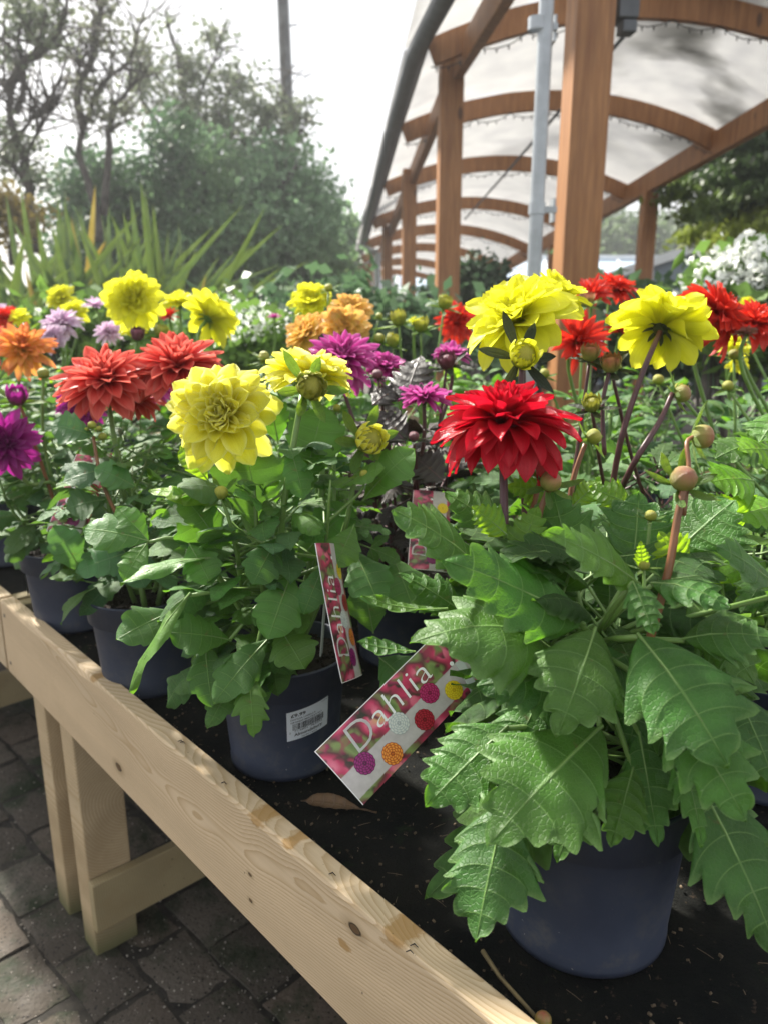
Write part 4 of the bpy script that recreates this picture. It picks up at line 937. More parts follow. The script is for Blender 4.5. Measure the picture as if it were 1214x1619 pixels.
def foliage(e, kinds, n, zr, rad, size, seed, avoid=None, rise=.0, nstem=5, stemm='stem', out=None):
    """leaves on petioles around several stems; fuller towards the outside"""
    r = random.Random(seed); c = e.location; stems = []
    for k in range(nstem):
        a = k*2*math.pi/nstem+r.uniform(-.4, .4); q = r.uniform(.3, .75)*rad
        b0 = c+V(.02*math.cos(a), .02*math.sin(a), .13); t = c+V(q*math.cos(a), q*math.sin(a), zr[1]*r.uniform(.74, .90)); m_ = b0.lerp(t, .5)+V(.2*q*math.cos(a), .2*q*math.sin(a), -.0)
        stems.append((b0, m_, t)); stem(e, [b0, m_, t], .0042, .0012, stemm)
    for k in range(n):
        b0, m_, t = r.choice(stems); f = r.uniform(.15, 1.0); h = zr[0]+(zr[1]-zr[0])*((k+.5)/n)
        f = min(1, max(0.05, (h-.13)/(zr[1]-.13))); s_ = b0.lerp(m_, f*2) if f < .5 else m_.lerp(t, f*2-1)
        a = k*2.399+r.uniform(-.5, .5); d = V(math.cos(a), math.sin(a), 0); L = size*r.uniform(.7, 1.2)*(1-.25*f)
        dome = math.sqrt(max(0.05, 1-(max(0, f-.45)/.62)**2)); R_ = rad*dome
        base = c+d*(R_*r.uniform(.35, .75))+V(0, 0, h-.0+rise); base = base*.75+s_*.25
        tip = base+d*L*r.uniform(.75, 1)+V(0, 0, L*r.uniform(-.75, .25)*(1.1-f*.7)+ (L*.25*f))
        up = V(0, 0, 1)*.9+d*r.uniform(-.1, .5)+V(r.uniform(-.4, .4), r.uniform(-.4, .4), 0)
        if avoid and avoid(base, tip): continue
        add_leaf_lib(e, r.choice(kinds), base, tip, up, r.uniform(-.4, .4), r)
        if k % 2 == 0:
            mb = MB(); mb.tube([base-c, (base-c).lerp(s_-c, .5)-V(0, 0, .006), s_-c], [.0013, .0016, .002], 5); link('leaf_stalk', mb.mesh('leaf_stalk', M[stemm]), e)

# ------------------------------------------------------------------ A: crimson dahlia in front at right
A = plant(.192, .628, 'large crimson dahlia with big serrated leaves and wet petals, front right of the bench', sc=1.11)
cA = A.location+V(0, 0, .2)
def scr(p): d = depth(p); return 607+F*p.x/d, 809.5+F*(-(p.y*_s)+(CAMZ-p.z)*_c)/d
def hid(boxes, near=0):
    def f(b, t):
        if near and min(depth(t), depth(b)) < near: return True
        for k in (0, .5, 1):
            x, y = scr(b.lerp(t, k))
            if any(x0 < x < x1 and y0 < y < y1 for x0, y0, x1, y1 in boxes): return True
        return False
    return f
foliage(A, ['A'], 118, (.155, .385), .12, .125, 41, nstem=5, avoid=hid([(440, 1040, 700, 1320), (800, 1360, 1080, 1600)], .585))
LA = [ # base, tip, depths, width px, style, nrm(right,up,view), sag, fold, curl, seed
 ((948,1150),(770,1338),.60,.535,225,'coarse',(-.2,.35,1.0),.05,.05,.10,1),
 ((800,1272),(752,1490),.60,.55,165,'coarse',(-.35,.2,1),.05,.05,.1,2),
 ((800,1150),(672,1276),.61,.585,140,'coarse',(-.2,.3,1),.05,.05,.1,3),
 ((872,1030),(646,1018),.62,.565,190,'coarse',(-.1,.85,.6),.20,.10,.55,4),
 ((940,995),(880,1165),.60,.55,165,'coarse',(.25,.5,.9),.10,.10,.25,5),
 ((1010,1005),(1152,1214),.58,.52,215,'lobed',(.15,.5,.85),.08,.05,.15,6),
 ((1060,1110),(1180,1300),.57,.52,150,'lobed',(.2,.45,.9),.06,.05,.15,7),
 ((1030,922),(1155,962),.60,.56,90,'lobed',(.1,.9,.45),.12,.10,.3,8),
 ((1000,920),(1033,1005),.58,.555,62,'lobed',(0,.6,.8),.08,.1,.2,9),
 ((1008,922),(860,840),.60,.57,118,'coarse',(-.1,.8,.6),.05,.12,.1,10),
 ((752,892),(620,806),.64,.61,150,'coarse',(-.1,.9,.45),.06,.08,.2,11),
 ((920,985),(700,885),.62,.58,165,'coarse',(-.1,.7,.7),.05,.08,.2,12),
 ((705,962),(572,940),.62,.60,34,'smooth',(0,1,.25),-.08,.30,.0,13),
 ((655,1030),(566,1013),.60,.59,40,'smooth',(0,1,.4),-.05,.25,.0,14),
 ((800,850),(700,776),.70,.70,110,'coarse',(0,.9,.4),.05,.08,.2,15),
 ((1070,872),(1162,790),.66,.66,150,'coarse',(.2,.8,.5),.05,.06,.2,16),
 ((1105,1240),(1230,1512),.60,.55,175,'coarse',(.5,.3,.9),.05,.12,.1,17),
 ((1010,1160),(1040,1340),.61,.58,95,'coarse',(.1,.3,1),.04,.08,.1,18),
 ((1070,1170),(1110,1340),.585,.56,75,'coarse',(.5,.3,.8),.04,.10,.1,19),
 ((1235,938),(1130,862),.60,.58,110,'coarse',(.1,.8,.5),.06,.1,.2,20),
 ((890,1070),(752,1085),.60,.585,130,'coarse',(-.1,.6,.8),.08,.08,.3,21),
 ((905,905),(872,770),.68,.70,110,'coarse',(-.1,.4,1),.03,.08,.1,22),
 ((1000,900),(1010,775),.67,.69,130,'coarse',(.1,.4,1),.03,.08,.1,23),
 ((1165,1100),(1225,1240),.58,.55,110,'coarse',(.4,.4,.9),.04,.08,.1,24),
 ((1080,1010),(1225,1010),.60,.58,120,'coarse',(.2,.8,.5),.10,.08,.3,25),
 ((930,1220),(880,1365),.585,.56,90,'coarse',(-.1,.3,1),.05,.06,.1,26),
 ((1000,1215),(965,1340),.60,.575,90,'coarse',(.1,.3,1),.05,.06,.1,27),
 ((745,980),(628,905),.66,.66,80,'coarse',(0,.8,.5),.05,.1,.2,28),
 ((1000,1030),(900,1085),.635,.62,100,'coarse',(0,.5,.8),.06,.08,.2,30),
 ((1030,1050),(990,1190),.635,.61,100,'coarse',(0,.4,.9),.06,.08,.2,31),
 ((960,985),(1020,1090),.65,.62,90,'coarse',(.1,.5,.8),.06,.08,.2,32),
 ((860,1090),(800,1215),.635,.61,100,'coarse',(-.1,.4,.9),.06,.08,.2,33),
 ((1090,950),(1195,1085),.635,.60,120,'coarse',(.2,.6,.7),.08,.08,.2,34),
 ((880,965),(790,900),.66,.65,95,'coarse',(-.1,.7,.6),.06,.08,.2,35),
 ((920,1110),(850,1240),.635,.62,100,'coarse',(0,.4,.9),.06,.08,.2,36),
]
for b_, t_, zb, zt, wp, st_, nr_, sg, fo, cu, sd_ in LA:
    hero_leaf(A, b_, t_, zb, zt, wp*1.04, st_, 'leafA', nrm=nr_, sag=sg, fold=fo, curl=cu, seed=sd_, und=.028, attach=None if sd_ in (13, 14) else (W(930, 1020, .66) if sd_ not in (2, 3, 17) else W(930, 1150, .66)))
for b_, t_, zb, zt, wp, sd_ in [((800,845),(745,800),.66,.66,60,1),((812,900),(850,800),.66,.67,75,2),((1000,800),(930,770),.69,.70,60,3),((905,800),(950,760),.70,.71,50,4),((1015,900),(1012,855),.575,.57,24,5),((870,780),(800,770),.71,.71,60,6),((1085,905),(1040,840),.62,.62,70,7)]:
    hero_leaf(A, b_, t_, zb, zt, wp, 'coarse', 'leafL', nrm=(0, .5, .9), sag=.05, fold=.15, curl=.1, seed=60+sd_)
stem(A, [W(820, 1240, .70), W(800, 1000, .68), W(797, 860, .675), W(794, 690, .69)], .0048, .0036, 'stemP')
flower(A, W(797, 670, .69), .126, AX(-.02, 1, .16), 'dome', 'red', 3, droop=.0)
stem(A, [W(930, 1200, .70), W(850, 850, .70), W(845, 790, .705), W(868, 720, .71)], .003, .0024, 'stemR')
bud(A, W(870, 761, .68), .0195, AX(.3, .8, .5), 'budR', 'sepal', seed=2); stem(A, [W(840, 880, .685), W(853, 810, .684), W(866, 775, .682)], .0028, .0026, 'stemR')
stem(A, [W(1000, 1100, .62), W(1052, 920, .60), W(1070, 820, .60), W(1082, 765, .605)], .0036, .0027, 'stemR')
bud(A, W(1080, 757, .605), .0215, AX(.1, .7, .6), 'budR', 'sepal', seed=3, flare=-.2)
stem(A, [W(1080, 815, .603), W(1088, 740, .612), W(1085, 700, .62), W(1098, 690, .63)], .0020, .0018, 'stemR')
bud(A, W(1110, 690, .63), .0205, AX(.9, .1, .5), 'budR', 'sepal', seed=4, flare=.1)
stem(A, [W(900, 820, .75), W(905, 760, .75), W(925, 700, .75)], .003, .0024, 'stemR'); bud(A, W(938, 690, .75), .016, AX(.6, .5, .4), 'bud', 'sepal', seed=6)
bud(A, W(1017, 893, .575), .009, AX(0, 1, .1), 'bud', 'sepal', seed=7); stem(A, [W(1018, 935, .575), W(1017, 897, .575)], .0014, .0012)
bud(A, W(1028, 815, .64), .010, AX(0, 1, .3), 'bud', 'sepal', seed=8); stem(A, [W(1020, 900, .64), W(1027, 822, .64)], .0016, .0014)

# ------------------------------------------------------------------ B: lemon yellow dahlia
Bp = plant(-.131, .912, 'pale yellow dahlia with a barcode price sticker on its pot, middle of the bench', sc=1.0)
foliage(Bp, ['B', 'C', 'Bc', 'B'], 270, (.125, .44), .16, .080, 52, nstem=8, avoid=hid([(440, 1060, 600, 1250), (340, 1130, 600, 1250), (505, 860, 580, 1100), (255, 560, 455, 755), (455, 570, 560, 640)], .80))
LB = [
 ((236,856),(131,836),.86,.85,74,'smooth',(-.1,.7,.7),1),((236,856),(184,802),.86,.87,44,'smooth',(-.2,.6,.7),2),((234,858),(196,918),.86,.84,46,'smooth',(-.2,.6,.8),3),
 ((330,882),(190,922),.86,.82,34,'smooth',(0,1,.25),4),((300,940),(206,1095),.86,.82,34,'smooth',(-.6,.5,.5),5),((278,966),(184,1012),.90,.86,66,'smooth',(-.1,.5,.8),6),
 ((364,1012),(266,1000),.88,.85,70,'smooth',(-.1,.6,.8),7),((462,905),(424,1012),.86,.83,74,'smooth',(0,.3,1),8),((512,893),(480,972),.86,.84,42,'smooth',(.1,.4,1),9),
 ((440,990),(482,1058),.87,.84,72,'smooth',(.1,.4,1),10),((425,1010),(338,1113),.87,.83,62,'smooth',(-.2,.4,1),11),((395,1070),(402,1166),.85,.82,56,'lobed',(0,.3,1),12),
 ((325,1015),(336,1118),.89,.86,60,'smooth',(-.2,.3,1),13),((405,835),(392,700),.90,.92,110,'smooth',(0,.3,1),14),((458,706),(480,790),.86,.85,46,'smooth',(.2,.5,.8),15),
 ((482,765),(512,640),.90,.92,84,'smooth',(0,.3,1),16),((575,790),(656,710),.89,.88,66,'smooth',(.2,.8,.5),17),((470,890),(560,800),.93,.92,84,'smooth',(0,.6,.8),18),
 ((350,880),(290,800),.90,.88,80,'smooth',(-.1,.6,.8),19),((340,850),(275,770),.88,.87,50,'smooth',(-.1,.9,.4),20),((560,870),(600,960),.90,.86,70,'smooth',(.1,.5,.9),21),
 ((330,760),(285,705),.90,.90,36,'smooth',(-.2,.4,.9),22),((440,700),(425,620),.92,.93,50,'smooth',(0,.4,1),23),((620,880),(655,970),.95,.92,70,'smooth',(.1,.5,.9),24),
 ((350,800),(235,775),.88,.87,44,'smooth',(0,.95,.4),25),((440,850),(400,925),.86,.84,60,'smooth',(0,.4,1),26),((300,860),(335,925),.87,.85,60,'smooth',(0,.4,1),27),
 ((540,770),(610,740),.88,.86,52,'smooth',(0,.9,.4),28),((560,830),(530,900),.88,.86,52,'smooth',(0,.4,1),29),((590,1000),(575,920),.93,.93,70,'smooth',(0,.4,1),30),((600,1040),(655,1090),.93,.90,80,'smooth',(0,.5,1),31)]
for b_, t_, zb, zt, wp, st_, nr_, sd_ in LB:
    hero_leaf(Bp, b_, t_, zb, zt, wp*1.15, st_, 'leafL' if sd_ in (22, 25) else 'leafB', nrm=nr_, sag=.07, fold=.14, curl=.15, seed=100+sd_, und=.03, attach=W(430, 930, .93) if 4 < sd_ < 13 else None)
stem(Bp, [W(395, 980, .92), W(300, 860, .88), W(236, 857, .86)], .0028, .0018); stem(Bp, [W(395, 990, .92), W(340, 900, .88), W(325, 884, .86)], .0026, .002)
stem(Bp, [W(430, 1040, .98), W(420, 900, .93), W(380, 800, .92), W(352, 665, .93)], .0046, .0036)
flower(Bp, W(354, 657, .90), .122, AX(-.10, .45, 1.0), 'lily', 'pale', 11, squash=1.0, mess=.6)
stem(Bp, [W(450, 1040, .98), W(445, 850, .90), W(455, 760, .875), W(478, 625, .875)], .0044, .0034)
bud(Bp, W(491, 611, .865), .030, AX(.35, .3, 1), 'bud', 'sepal', openp='bud', seed=12, flare=.5)
stem(Bp, [W(450, 1040, .99), W(500, 850, .95), W(510, 700, .95), W(495, 620, .95)], .004, .0032)
flower(Bp, W(488, 598, .95), .122, AX(.1, 1, -.12), 'decor', 'pale', 12, droop=.25)
stem(Bp, [W(470, 1000, .97), W(540, 850, .91), W(560, 760, .90), W(578, 700, .90)], .0036, .0026)
bud(Bp, W(583, 696, .89), .033, AX(.45, .35, .8), 'bud', 'sepal', openp='pale', seed=14, flare=.3)
stem(Bp, [W(380, 900, .90), W(365, 830, .875), W(352, 790, .87)], .0026, .002); bud(Bp, W(350, 779, .868), .0165, AX(0, .8, .5), 'bud', 'sepal', seed=15)
stem(Bp, [W(530, 900, .93), W(528, 700, .93), W(532, 652, .93)], .0026, .002); bud(Bp, W(533, 645, .93), .010, AX(0, .9, .3), 'bud', 'sepal', seed=16)
stem(Bp, [W(500, 840, .88), W(568, 780, .875), W(575, 755, .875)], .002, .0016); bud(Bp, W(576, 750, .87), .011, AX(0, .7, .6), 'bud', 'sepal', seed=17)

# ------------------------------------------------------------------ C, D, E along the front rail to the left
C_ = plant(-.372, 1.122, 'two coral red dahlias over blue green foliage, third pot back along the front rail')
foliage(C_, ['C', 'Cc', 'B'], 175, (.16, .40), .15, .080, 53, nstem=6, avoid=hid([(130, 945, 330, 1120)]))
for b_, t_, wp, s_ in [((225,870),(120,905),70,1),((190,860),(230,930),70,2),((165,790),(105,805),70,3),((170,742),(100,762),56,4),((150,690),(80,672),72,5),((215,770),(150,740),64,6),((240,930),(200,880),60,7),((130,905),(85,830),60,8)]:
    hero_leaf(C_, b_, t_, 1.06, 1.04, wp, 'smooth', 'leafC', nrm=(-.1, .7, .7), sag=.07, fold=.14, curl=.15, seed=200+s_)
flower(C_, W(168, 603, 1.13), .142, AX(-.12, 1, .42), 'dome', 'coral', 21, droop=-.55); stem(C_, [W(230, 960, 1.15), W(200, 800, 1.15), W(182, 700, 1.14), W(170, 615, 1.13)], .0044, .0034)
flower(C_, W(281, 580, 1.17), .142, AX(.05, 1, .40), 'dome', 'coral', 22, droop=-.55); stem(C_, [W(250, 960, 1.17), W(280, 800, 1.18), W(284, 700, 1.18), W(281, 592, 1.17)], .0044, .0034)
flower(C_, W(215, 632, 1.20), .085, AX(.1, .9, .3), 'cactus', 'coral', 23, droop=-.2)
stem(C_, [W(215, 870, 1.08), W(165, 770, 1.06), W(148, 690, 1.06)], .003, .0024, 'stemR')
for q, s_ in (((146,672), .012), ((157, 678), .009), ((137, 680), .009), ((163, 690), .012)): bud(C_, W(*q, 1.06), s_, AX(0, 1, .2), 'bud', 'sepal', seed=int(s_*1000))
D_ = plant(-.583, 1.362, 'purple dahlia with dark bud, fourth pot along the front rail, leaning over the left edge')
foliage(D_, ['Ac', 'C', 'C'], 125, (.16, .38), .145, .085, 54, nstem=6, avoid=hid([(40, 880, 170, 1010)]))
flower(D_, W(10, 702, 1.22), .105, AX(.25, .25, 1), 'cactus', 'pur', 31, droop=-.5); stem(D_, [W(110, 880, 1.35), W(90, 770, 1.3), W(45, 765, 1.26), W(14, 712, 1.23)], .0036, .003)
flower(D_, W(130, 640, 1.32), .09, AX(.1, .6, .8), 'cactus', 'pur', 32, droop=-.3); flower(D_, W(250, 610, 1.33), .085, AX(.1, .4, .8), 'open', 'mag', 33)
bud(D_, W(27, 628, 1.25), .03, AX(.2, .8, .4), 'budD', 'sepal', openp='pur', seed=33); stem(D_, [W(95, 820, 1.32), W(55, 700, 1.27), W(30, 635, 1.25)], .0034, .0026, 'stemR')
bud(D_, W(69, 590, 1.3), .02, AX(0, 1, .2), 'bud', 'sepal', seed=34); stem(D_, [W(100, 820, 1.35), W(70, 700, 1.32), W(69, 598, 1.3)], .0034, .0026)
# hero_leaf(D_, (55, 855), (25, 905), 1.2, 1.18, 60, 'smooth', 'leafY', nrm=(0, .4, 1), seed=301)
E_ = plant(-.885, 1.735, 'orange and yellow blended dahlia in the farthest pot at the left edge')
foliage(E_, ['Ac', 'C', 'B'], 120, (.14, .42), .16, .095, 55, nstem=6)
flower(E_, W(38, 552, 1.50), .118, AX(.30, .75, .7), 'cactus', 'ora', 41, droop=-.35); stem(E_, [W(60, 780, 1.6), W(30, 650, 1.55), W(36, 560, 1.5)], .004, .003)
flower(E_, W(-20, 545, 1.55), .11, AX(-.2, .8, .6), 'cactus', 'coral', 42, droop=-.3)
# ------------------------------------------------------------------ rows behind
def rowplant(x, y, label, kinds, n, h, rad, size, seed, fl=(), buds=(), stm='stem', sepm='sepal', ns=5):
    e = plant(x, y, label); foliage(e, kinds, int(n*1.35), (.15, h), rad, size, seed, nstem=ns, stemm=stm)
    for i, (px, py, zc, dpx, ax, st_, col) in enumerate(fl):
        c = W(px, py, zc); dia = dpx*zc/F; flower(e, c, dia, AX(*ax), st_, col, seed+i, sepm, single=dpx >= 60, nmul=1 if dpx > 60 else .7, droop=-.2 if st_ == 'cactus' else 0)
        b0 = e.location+V(rnd.uniform(-.03, .03), rnd.uniform(-.03, .03), .14); ax_ = AX(*ax).normalized()
        low = c-ax_*dia*.08; stem(e, [b0, b0.lerp(low, .45)+V(0, 0, -.01), low-ax_*.03-V(0, 0, .03), low], .0040, .0028, stm)
    for i, (px, py, zc, dpx, col) in enumerate(buds):
        c = W(px, py, zc); bud(e, c, dpx*zc/F, AX(rnd.uniform(-.4, .4), 1, rnd.uniform(0, .6)), col, sepm, openp=(col if dpx >= 20 and col != 'dead' else 0), seed=seed+i)
        b0 = e.location+V(rnd.uniform(-.03, .03), rnd.uniform(-.03, .03), .2); stem(e, [b0, b0.lerp(c, .5)+V(rnd.uniform(-.01, .01), 0, -.01), c-V(0, 0, .004)], .003, .0022, stm)
    return e
rowplant(.03, 1.22, 'magenta dahlias over dark bronze foliage, just left of the crimson flower', ['D'], 70, .40, .135, .095, 61,
    [(543, 568, 1.22, 112, (.0, .7, .7), 'cactus', 'mag'), (608, 580, 1.25, 62, (.1, .8, .5), 'decor', 'mag'), (670, 632, 1.12, 86, (.0, 1, .15), 'pompon', 'mag'), (712, 562, 1.25, 60, (0, 1, .2), 'decor', 'mag')],
    [(654, 690, 1.1, 18, 'budD'), (706, 572, 1.18, 26, 'budD'), (597, 592, 1.15, 18, 'budD')], 'stemP', 'sepalD')
for b_, t_, wp, s_ in [((640,640),(665,562),80,1),((590,640),(640,610),60,2),((640,700),(600,650),70,3),((700,760),(650,720),80,4),((735,700),(760,650),70,5)]:
    F_ = bpy.data.objects['potted_dahlia.005']; hero_leaf(F_, b_, t_, 1.12, 1.16, wp, 'coarse', 'leafD', 'stemP', nrm=(-.2, .6, .8), seed=400+s_)
G1 = rowplant(.19, .985, 'bright yellow dahlia on tall purple stems rising behind the crimson flower', ['A', 'Ac'], 46, .36, .13, .10, 62,
    [], [(932, 560, 1.0, 26, 'budR')], 'stemP', 'sepalD')
flower(G1, W(818, 506, .93), .135, AX(-.40, .75, .42), 'decor', 'yel', 63, 'sepalD', droop=.3, mess=1.2); stem(G1, [W(850, 900, .98), W(832, 700, .95), W(826, 600, .945), W(826, 515, .935)], .0040, .0034, 'stemP')
flower(G1, W(880, 470, 1.02), .09, AX(.4, .9, .2), 'decor', 'yel', 65, 'sepalD')
bud(G1, W(826, 562, .855), .030, AX(.1, .35, 1), 'bud', 'sepalD', openp='yel', seed=66); stem(G1, [W(835, 900, .93), W(822, 700, .88), W(824, 575, .862)], .0036, .003, 'stemP')
G2p = rowplant(.40, 1.08, 'bright yellow dahlia seen from behind on a slanting purple stem, right of centre', ['A', 'Ac', 'C'], 60, .385, .15, .10, 67,
    [], [(965, 577, .98, 28, 'budR'), (935, 640, .95, 26, 'bud')], 'stemP', 'sepalD')
flower(G2p, W(1044, 518, .97), .122, AX(.50, .72, -.62), 'decor', 'yel', 68, 'sepalD', droop=.45, mess=1.8); stem(G2p, [W(960, 820, 1.0), W(980, 700, .95), W(1015, 590, .945), W(1043, 524, .955)], .0040, .0034, 'stemP')
stem(G2p, [W(960, 820, 1.0), W(1000, 735, .90), W(1040, 670, .91), W(1062, 622, .92)], .0040, .0030, 'stemP'); bud(G2p, W(1078, 622, .92), .022, AX(.9, .3, .3), 'budR', 'sepal', seed=69)
stem(G2p, [W(955, 720, .98), W(952, 640, .98), W(963, 585, .98)], .003, .0026, 'stemP')
Hp = plant(.475, .86, 'leafy dahlia with broad bright green leaves at the right edge beside the crimson plant')
foliage(Hp, ['A', 'L', 'A'], 60, (.15, .35), .13, .105, 70, nstem=5)
for b_, t_, wp, s_, mt in [((1190,760),(1122,762),80,1,'leafL'),((1225,715),(1165,712),60,2,'leafL'),((1235,800),(1160,820),80,3,'leafL'),((1200,700),(1130,725),70,4,'leafA'),((1240,650),(1200,700),70,5,'leafA'),((1165,840),(1140,780),70,6,'leafL')]:
    hero_leaf(Hp, b_, t_, .82, .80, wp*1.3, 'coarse', mt, nrm=(-.3, .6, .8), seed=500+s_, fold=.1)
rowplant(.66, 1.02, 'green leafy dahlia without open flowers at the far right of the nearest bench', ['A', 'C', 'Ac'], 66, .41, .14, .09, 71, [], [(1075, 620, 1.05, 20, 'bud'), (1150, 610, 1.15, 18, 'bud')])
rowplant(-.13, 1.62, 'apricot and yellow dahlias in a tight bunch behind the lemon yellow plant', ['B', 'C'], 70, .43, .15, .09, 72,
    [(556, 492, 1.60, 66, (.1, .8, .6), 'decor', 'peach'), (545, 520, 1.52, 82, (.05, .6, .8), 'decor', 'peach'), (487, 528, 1.55, 76, (-.5, .6, .5), 'decor', 'peach'), (492, 478, 1.72, 70, (-.1, .7, .7), 'decor', 'yel')], [(520, 455, 1.7, 14, 'bud'), (418, 565, 1.3, 18, 'bud')])
rowplant(.08, 1.58, 'lime leaved dahlia with greenish half open buds left of the timber posts', ['L', 'B'], 62, .47, .13, .085, 73, [(655, 510, 1.5, 28, (0, 1, .3), 'open', 'yel')], [(630, 505, 1.45, 24, 'bud'), (665, 515, 1.5, 22, 'bud'), (600, 535, 1.5, 18, 'bud'), (702, 480, 1.6, 20, 'bud'), (620, 540, 1.5, 20, 'bud')])
rowplant(.19, 1.75, 'scarlet dahlia left of the tall yellow one, in front of the dark bush', ['C', 'B'], 54, .40, .14, .09, 74, [(722, 508, 1.7, 66, (-.1, .5, .9), 'cactus', 'scar')], [])
rowplant(.40, 1.42, 'scarlet dahlias clustered between the two bright yellow flowers', ['C', 'Ac', 'B'], 66, .43, .14, .09, 75,
    [(934, 468, 1.5, 74, (-.2, .8, .5), 'open', 'scar'), (970, 457, 1.6, 78, (.2, .9, .2), 'cactus', 'scar'), (912, 540, 1.3, 104, (.1, .5, .8), 'open', 'scar'), (982, 524, 1.45, 74, (.1, .8, .4), 'open', 'scar')], [(925, 475, 1.45, 22, 'budR'), (860, 590, 1.4, 16, 'bud')])
rowplant(.62, 1.28, 'scarlet dahlia half hidden behind the yellow flower seen from behind', ['A', 'C'], 62, .42, .14, .09, 76, [(1130, 498, 1.25, 128, (.65, .6, .2), 'dome', 'scar')], [(1160, 560, 1.3, 18, 'bud'), (1040, 600, 1.3, 18, 'bud')])
rowplant(.80, 1.30, 'scarlet dahlia with a faded brown flower head at the right edge', ['A', 'C'], 60, .40, .14, .09, 77, [(1192, 512, 1.3, 104, (.1, .8, .4), 'cactus', 'scar'), (1178, 528, 1.2, 40, (-.2, 1, .2), 'pompon', 'dead')], [])
rowplant(.78, 1.62, 'soft yellow dahlia mostly hidden behind the scarlet ones at right', ['C', 'B'], 55, .42, .15, .09, 78, [(1160, 548, 1.55, 50, (0, .8, .5), 'decor', 'yel'), (1165, 575, 1.5, 36, (0, .5, .8), 'decor', 'yel')], [])
rowplant(-.38, 1.60, 'yellow dahlia seen from behind, left of the white flowering shrub', ['B', 'C'], 66, .43, .15, .09, 79, [(330, 503, 1.55, 92, (.5, .6, -.7), 'decor', 'yel'), (284, 480, 1.75, 60, (0, .9, .3), 'decor', 'yel'), (268, 500, 1.7, 34, (0, .7, .6), 'open', 'scar')], [(255, 525, 1.6, 20, 'bud')])
rowplant(-.60, 1.66, 'large yellow dahlia facing forward behind the coral flowers', ['B', 'C'], 66, .43, .15, .09, 80, [(212, 476, 1.62, 92, (.05, .35, 1), 'decor', 'yel'), (210, 520, 1.65, 40, (0, .6, .8), 'decor', 'yel')], [(218, 530, 1.55, 20, 'budD')])
rowplant(-.84, 2.02, 'lilac pink dahlias small and pale between the yellow flowers at left', ['C', 'B'], 60, .43, .15, .09, 81, [(97, 512, 1.85, 66, (0, .8, .5), 'cactus', 'lil'), (85, 535, 1.8, 50, (-.2, .5, .8), 'decor', 'lil'), (173, 525, 1.75, 46, (0, .6, .8), 'cactus', 'lil'), (152, 484, 1.9, 46, (0, .9, .3), 'open', 'lil')], [(40, 518, 1.8, 16, 'budD')])
rowplant(-1.03, 2.36, 'yellow dahlias at the back left in front of the spiky plant', ['B', 'L'], 60, .44, .15, .09, 82, [(98, 472, 2.2, 50, (0, .6, .8), 'decor', 'yel'), (117, 495, 2.1, 46, (.1, .6, .8), 'decor', 'yel')], [])
rowplant(-1.22, 2.10, 'small scarlet and yellow dahlias at the extreme left of the back row', ['C', 'B'], 60, .45, .16, .09, 83, [(8, 502, 1.95, 44, (0, .6, .8), 'cactus', 'scar'), (32, 502, 1.95, 34, (0, .7, .6), 'decor', 'yel'), (2, 492, 2.0, 34, (0, .8, .4), 'decor', 'lil')], [])
rowplant(-.36, 2.25, 'green dahlia with one small magenta flower beside the white shrub', ['C'], 56, .40, .15, .09, 84, [(434, 502, 2.1, 24, (0, .9, .2), 'open', 'mag')], [(460, 520, 2.0, 12, 'bud')])
rowplant(.50, 1.84, 'pink dahlia peeping between the scarlet petals right of the post', ['C', 'B'], 52, .39, .15, .09, 85, [(935, 545, 1.75, 40, (0, .5, .8), 'decor', 'lil')], [(975, 580, 1.7, 14, 'bud')])
rowplant(-.12, 2.05, 'leafy green dahlia in the back row behind the apricot bunch', ['B', 'C'], 52, .43, .16, .09, 86, [], [(600, 500, 1.95, 12, 'bud')])
rowplant(.28, 2.15, 'leafy green dahlia in the back row under the dark bush', ['B', 'C'], 52, .42, .16, .09, 87)
rowplant(.72, 2.10, 'leafy green dahlia in the back row under the glasshouse', ['B', 'C'], 52, .41, .16, .09, 88)
rowplant(1.10, 1.98, 'leafy green dahlia in the back row at the right edge below the white flowers', ['B', 'A'], 60, .43, .17, .09, 89, [(1180, 480, 2.0, 26, (0, .7, .7), 'decor', 'yel')])
rowplant(-.20, 1.30, 'blue green dahlia foliage filling the gap between coral and lemon flowers', ['C', 'Cc'], 56, .38, .13, .085, 90, [], [(418, 562, 1.3, 16, 'bud')])
rowplant(.22, 1.34, 'short green dahlia foliage behind the magenta flowers', ['C', 'B'], 52, .38, .13, .085, 91, [], [(800, 640, 1.3, 14, 'budR')])
rowplant(-.78, 2.52, 'green dahlia foliage in the back row behind the large yellow flower', ['B', 'C'], 48, .40, .16, .09, 92)

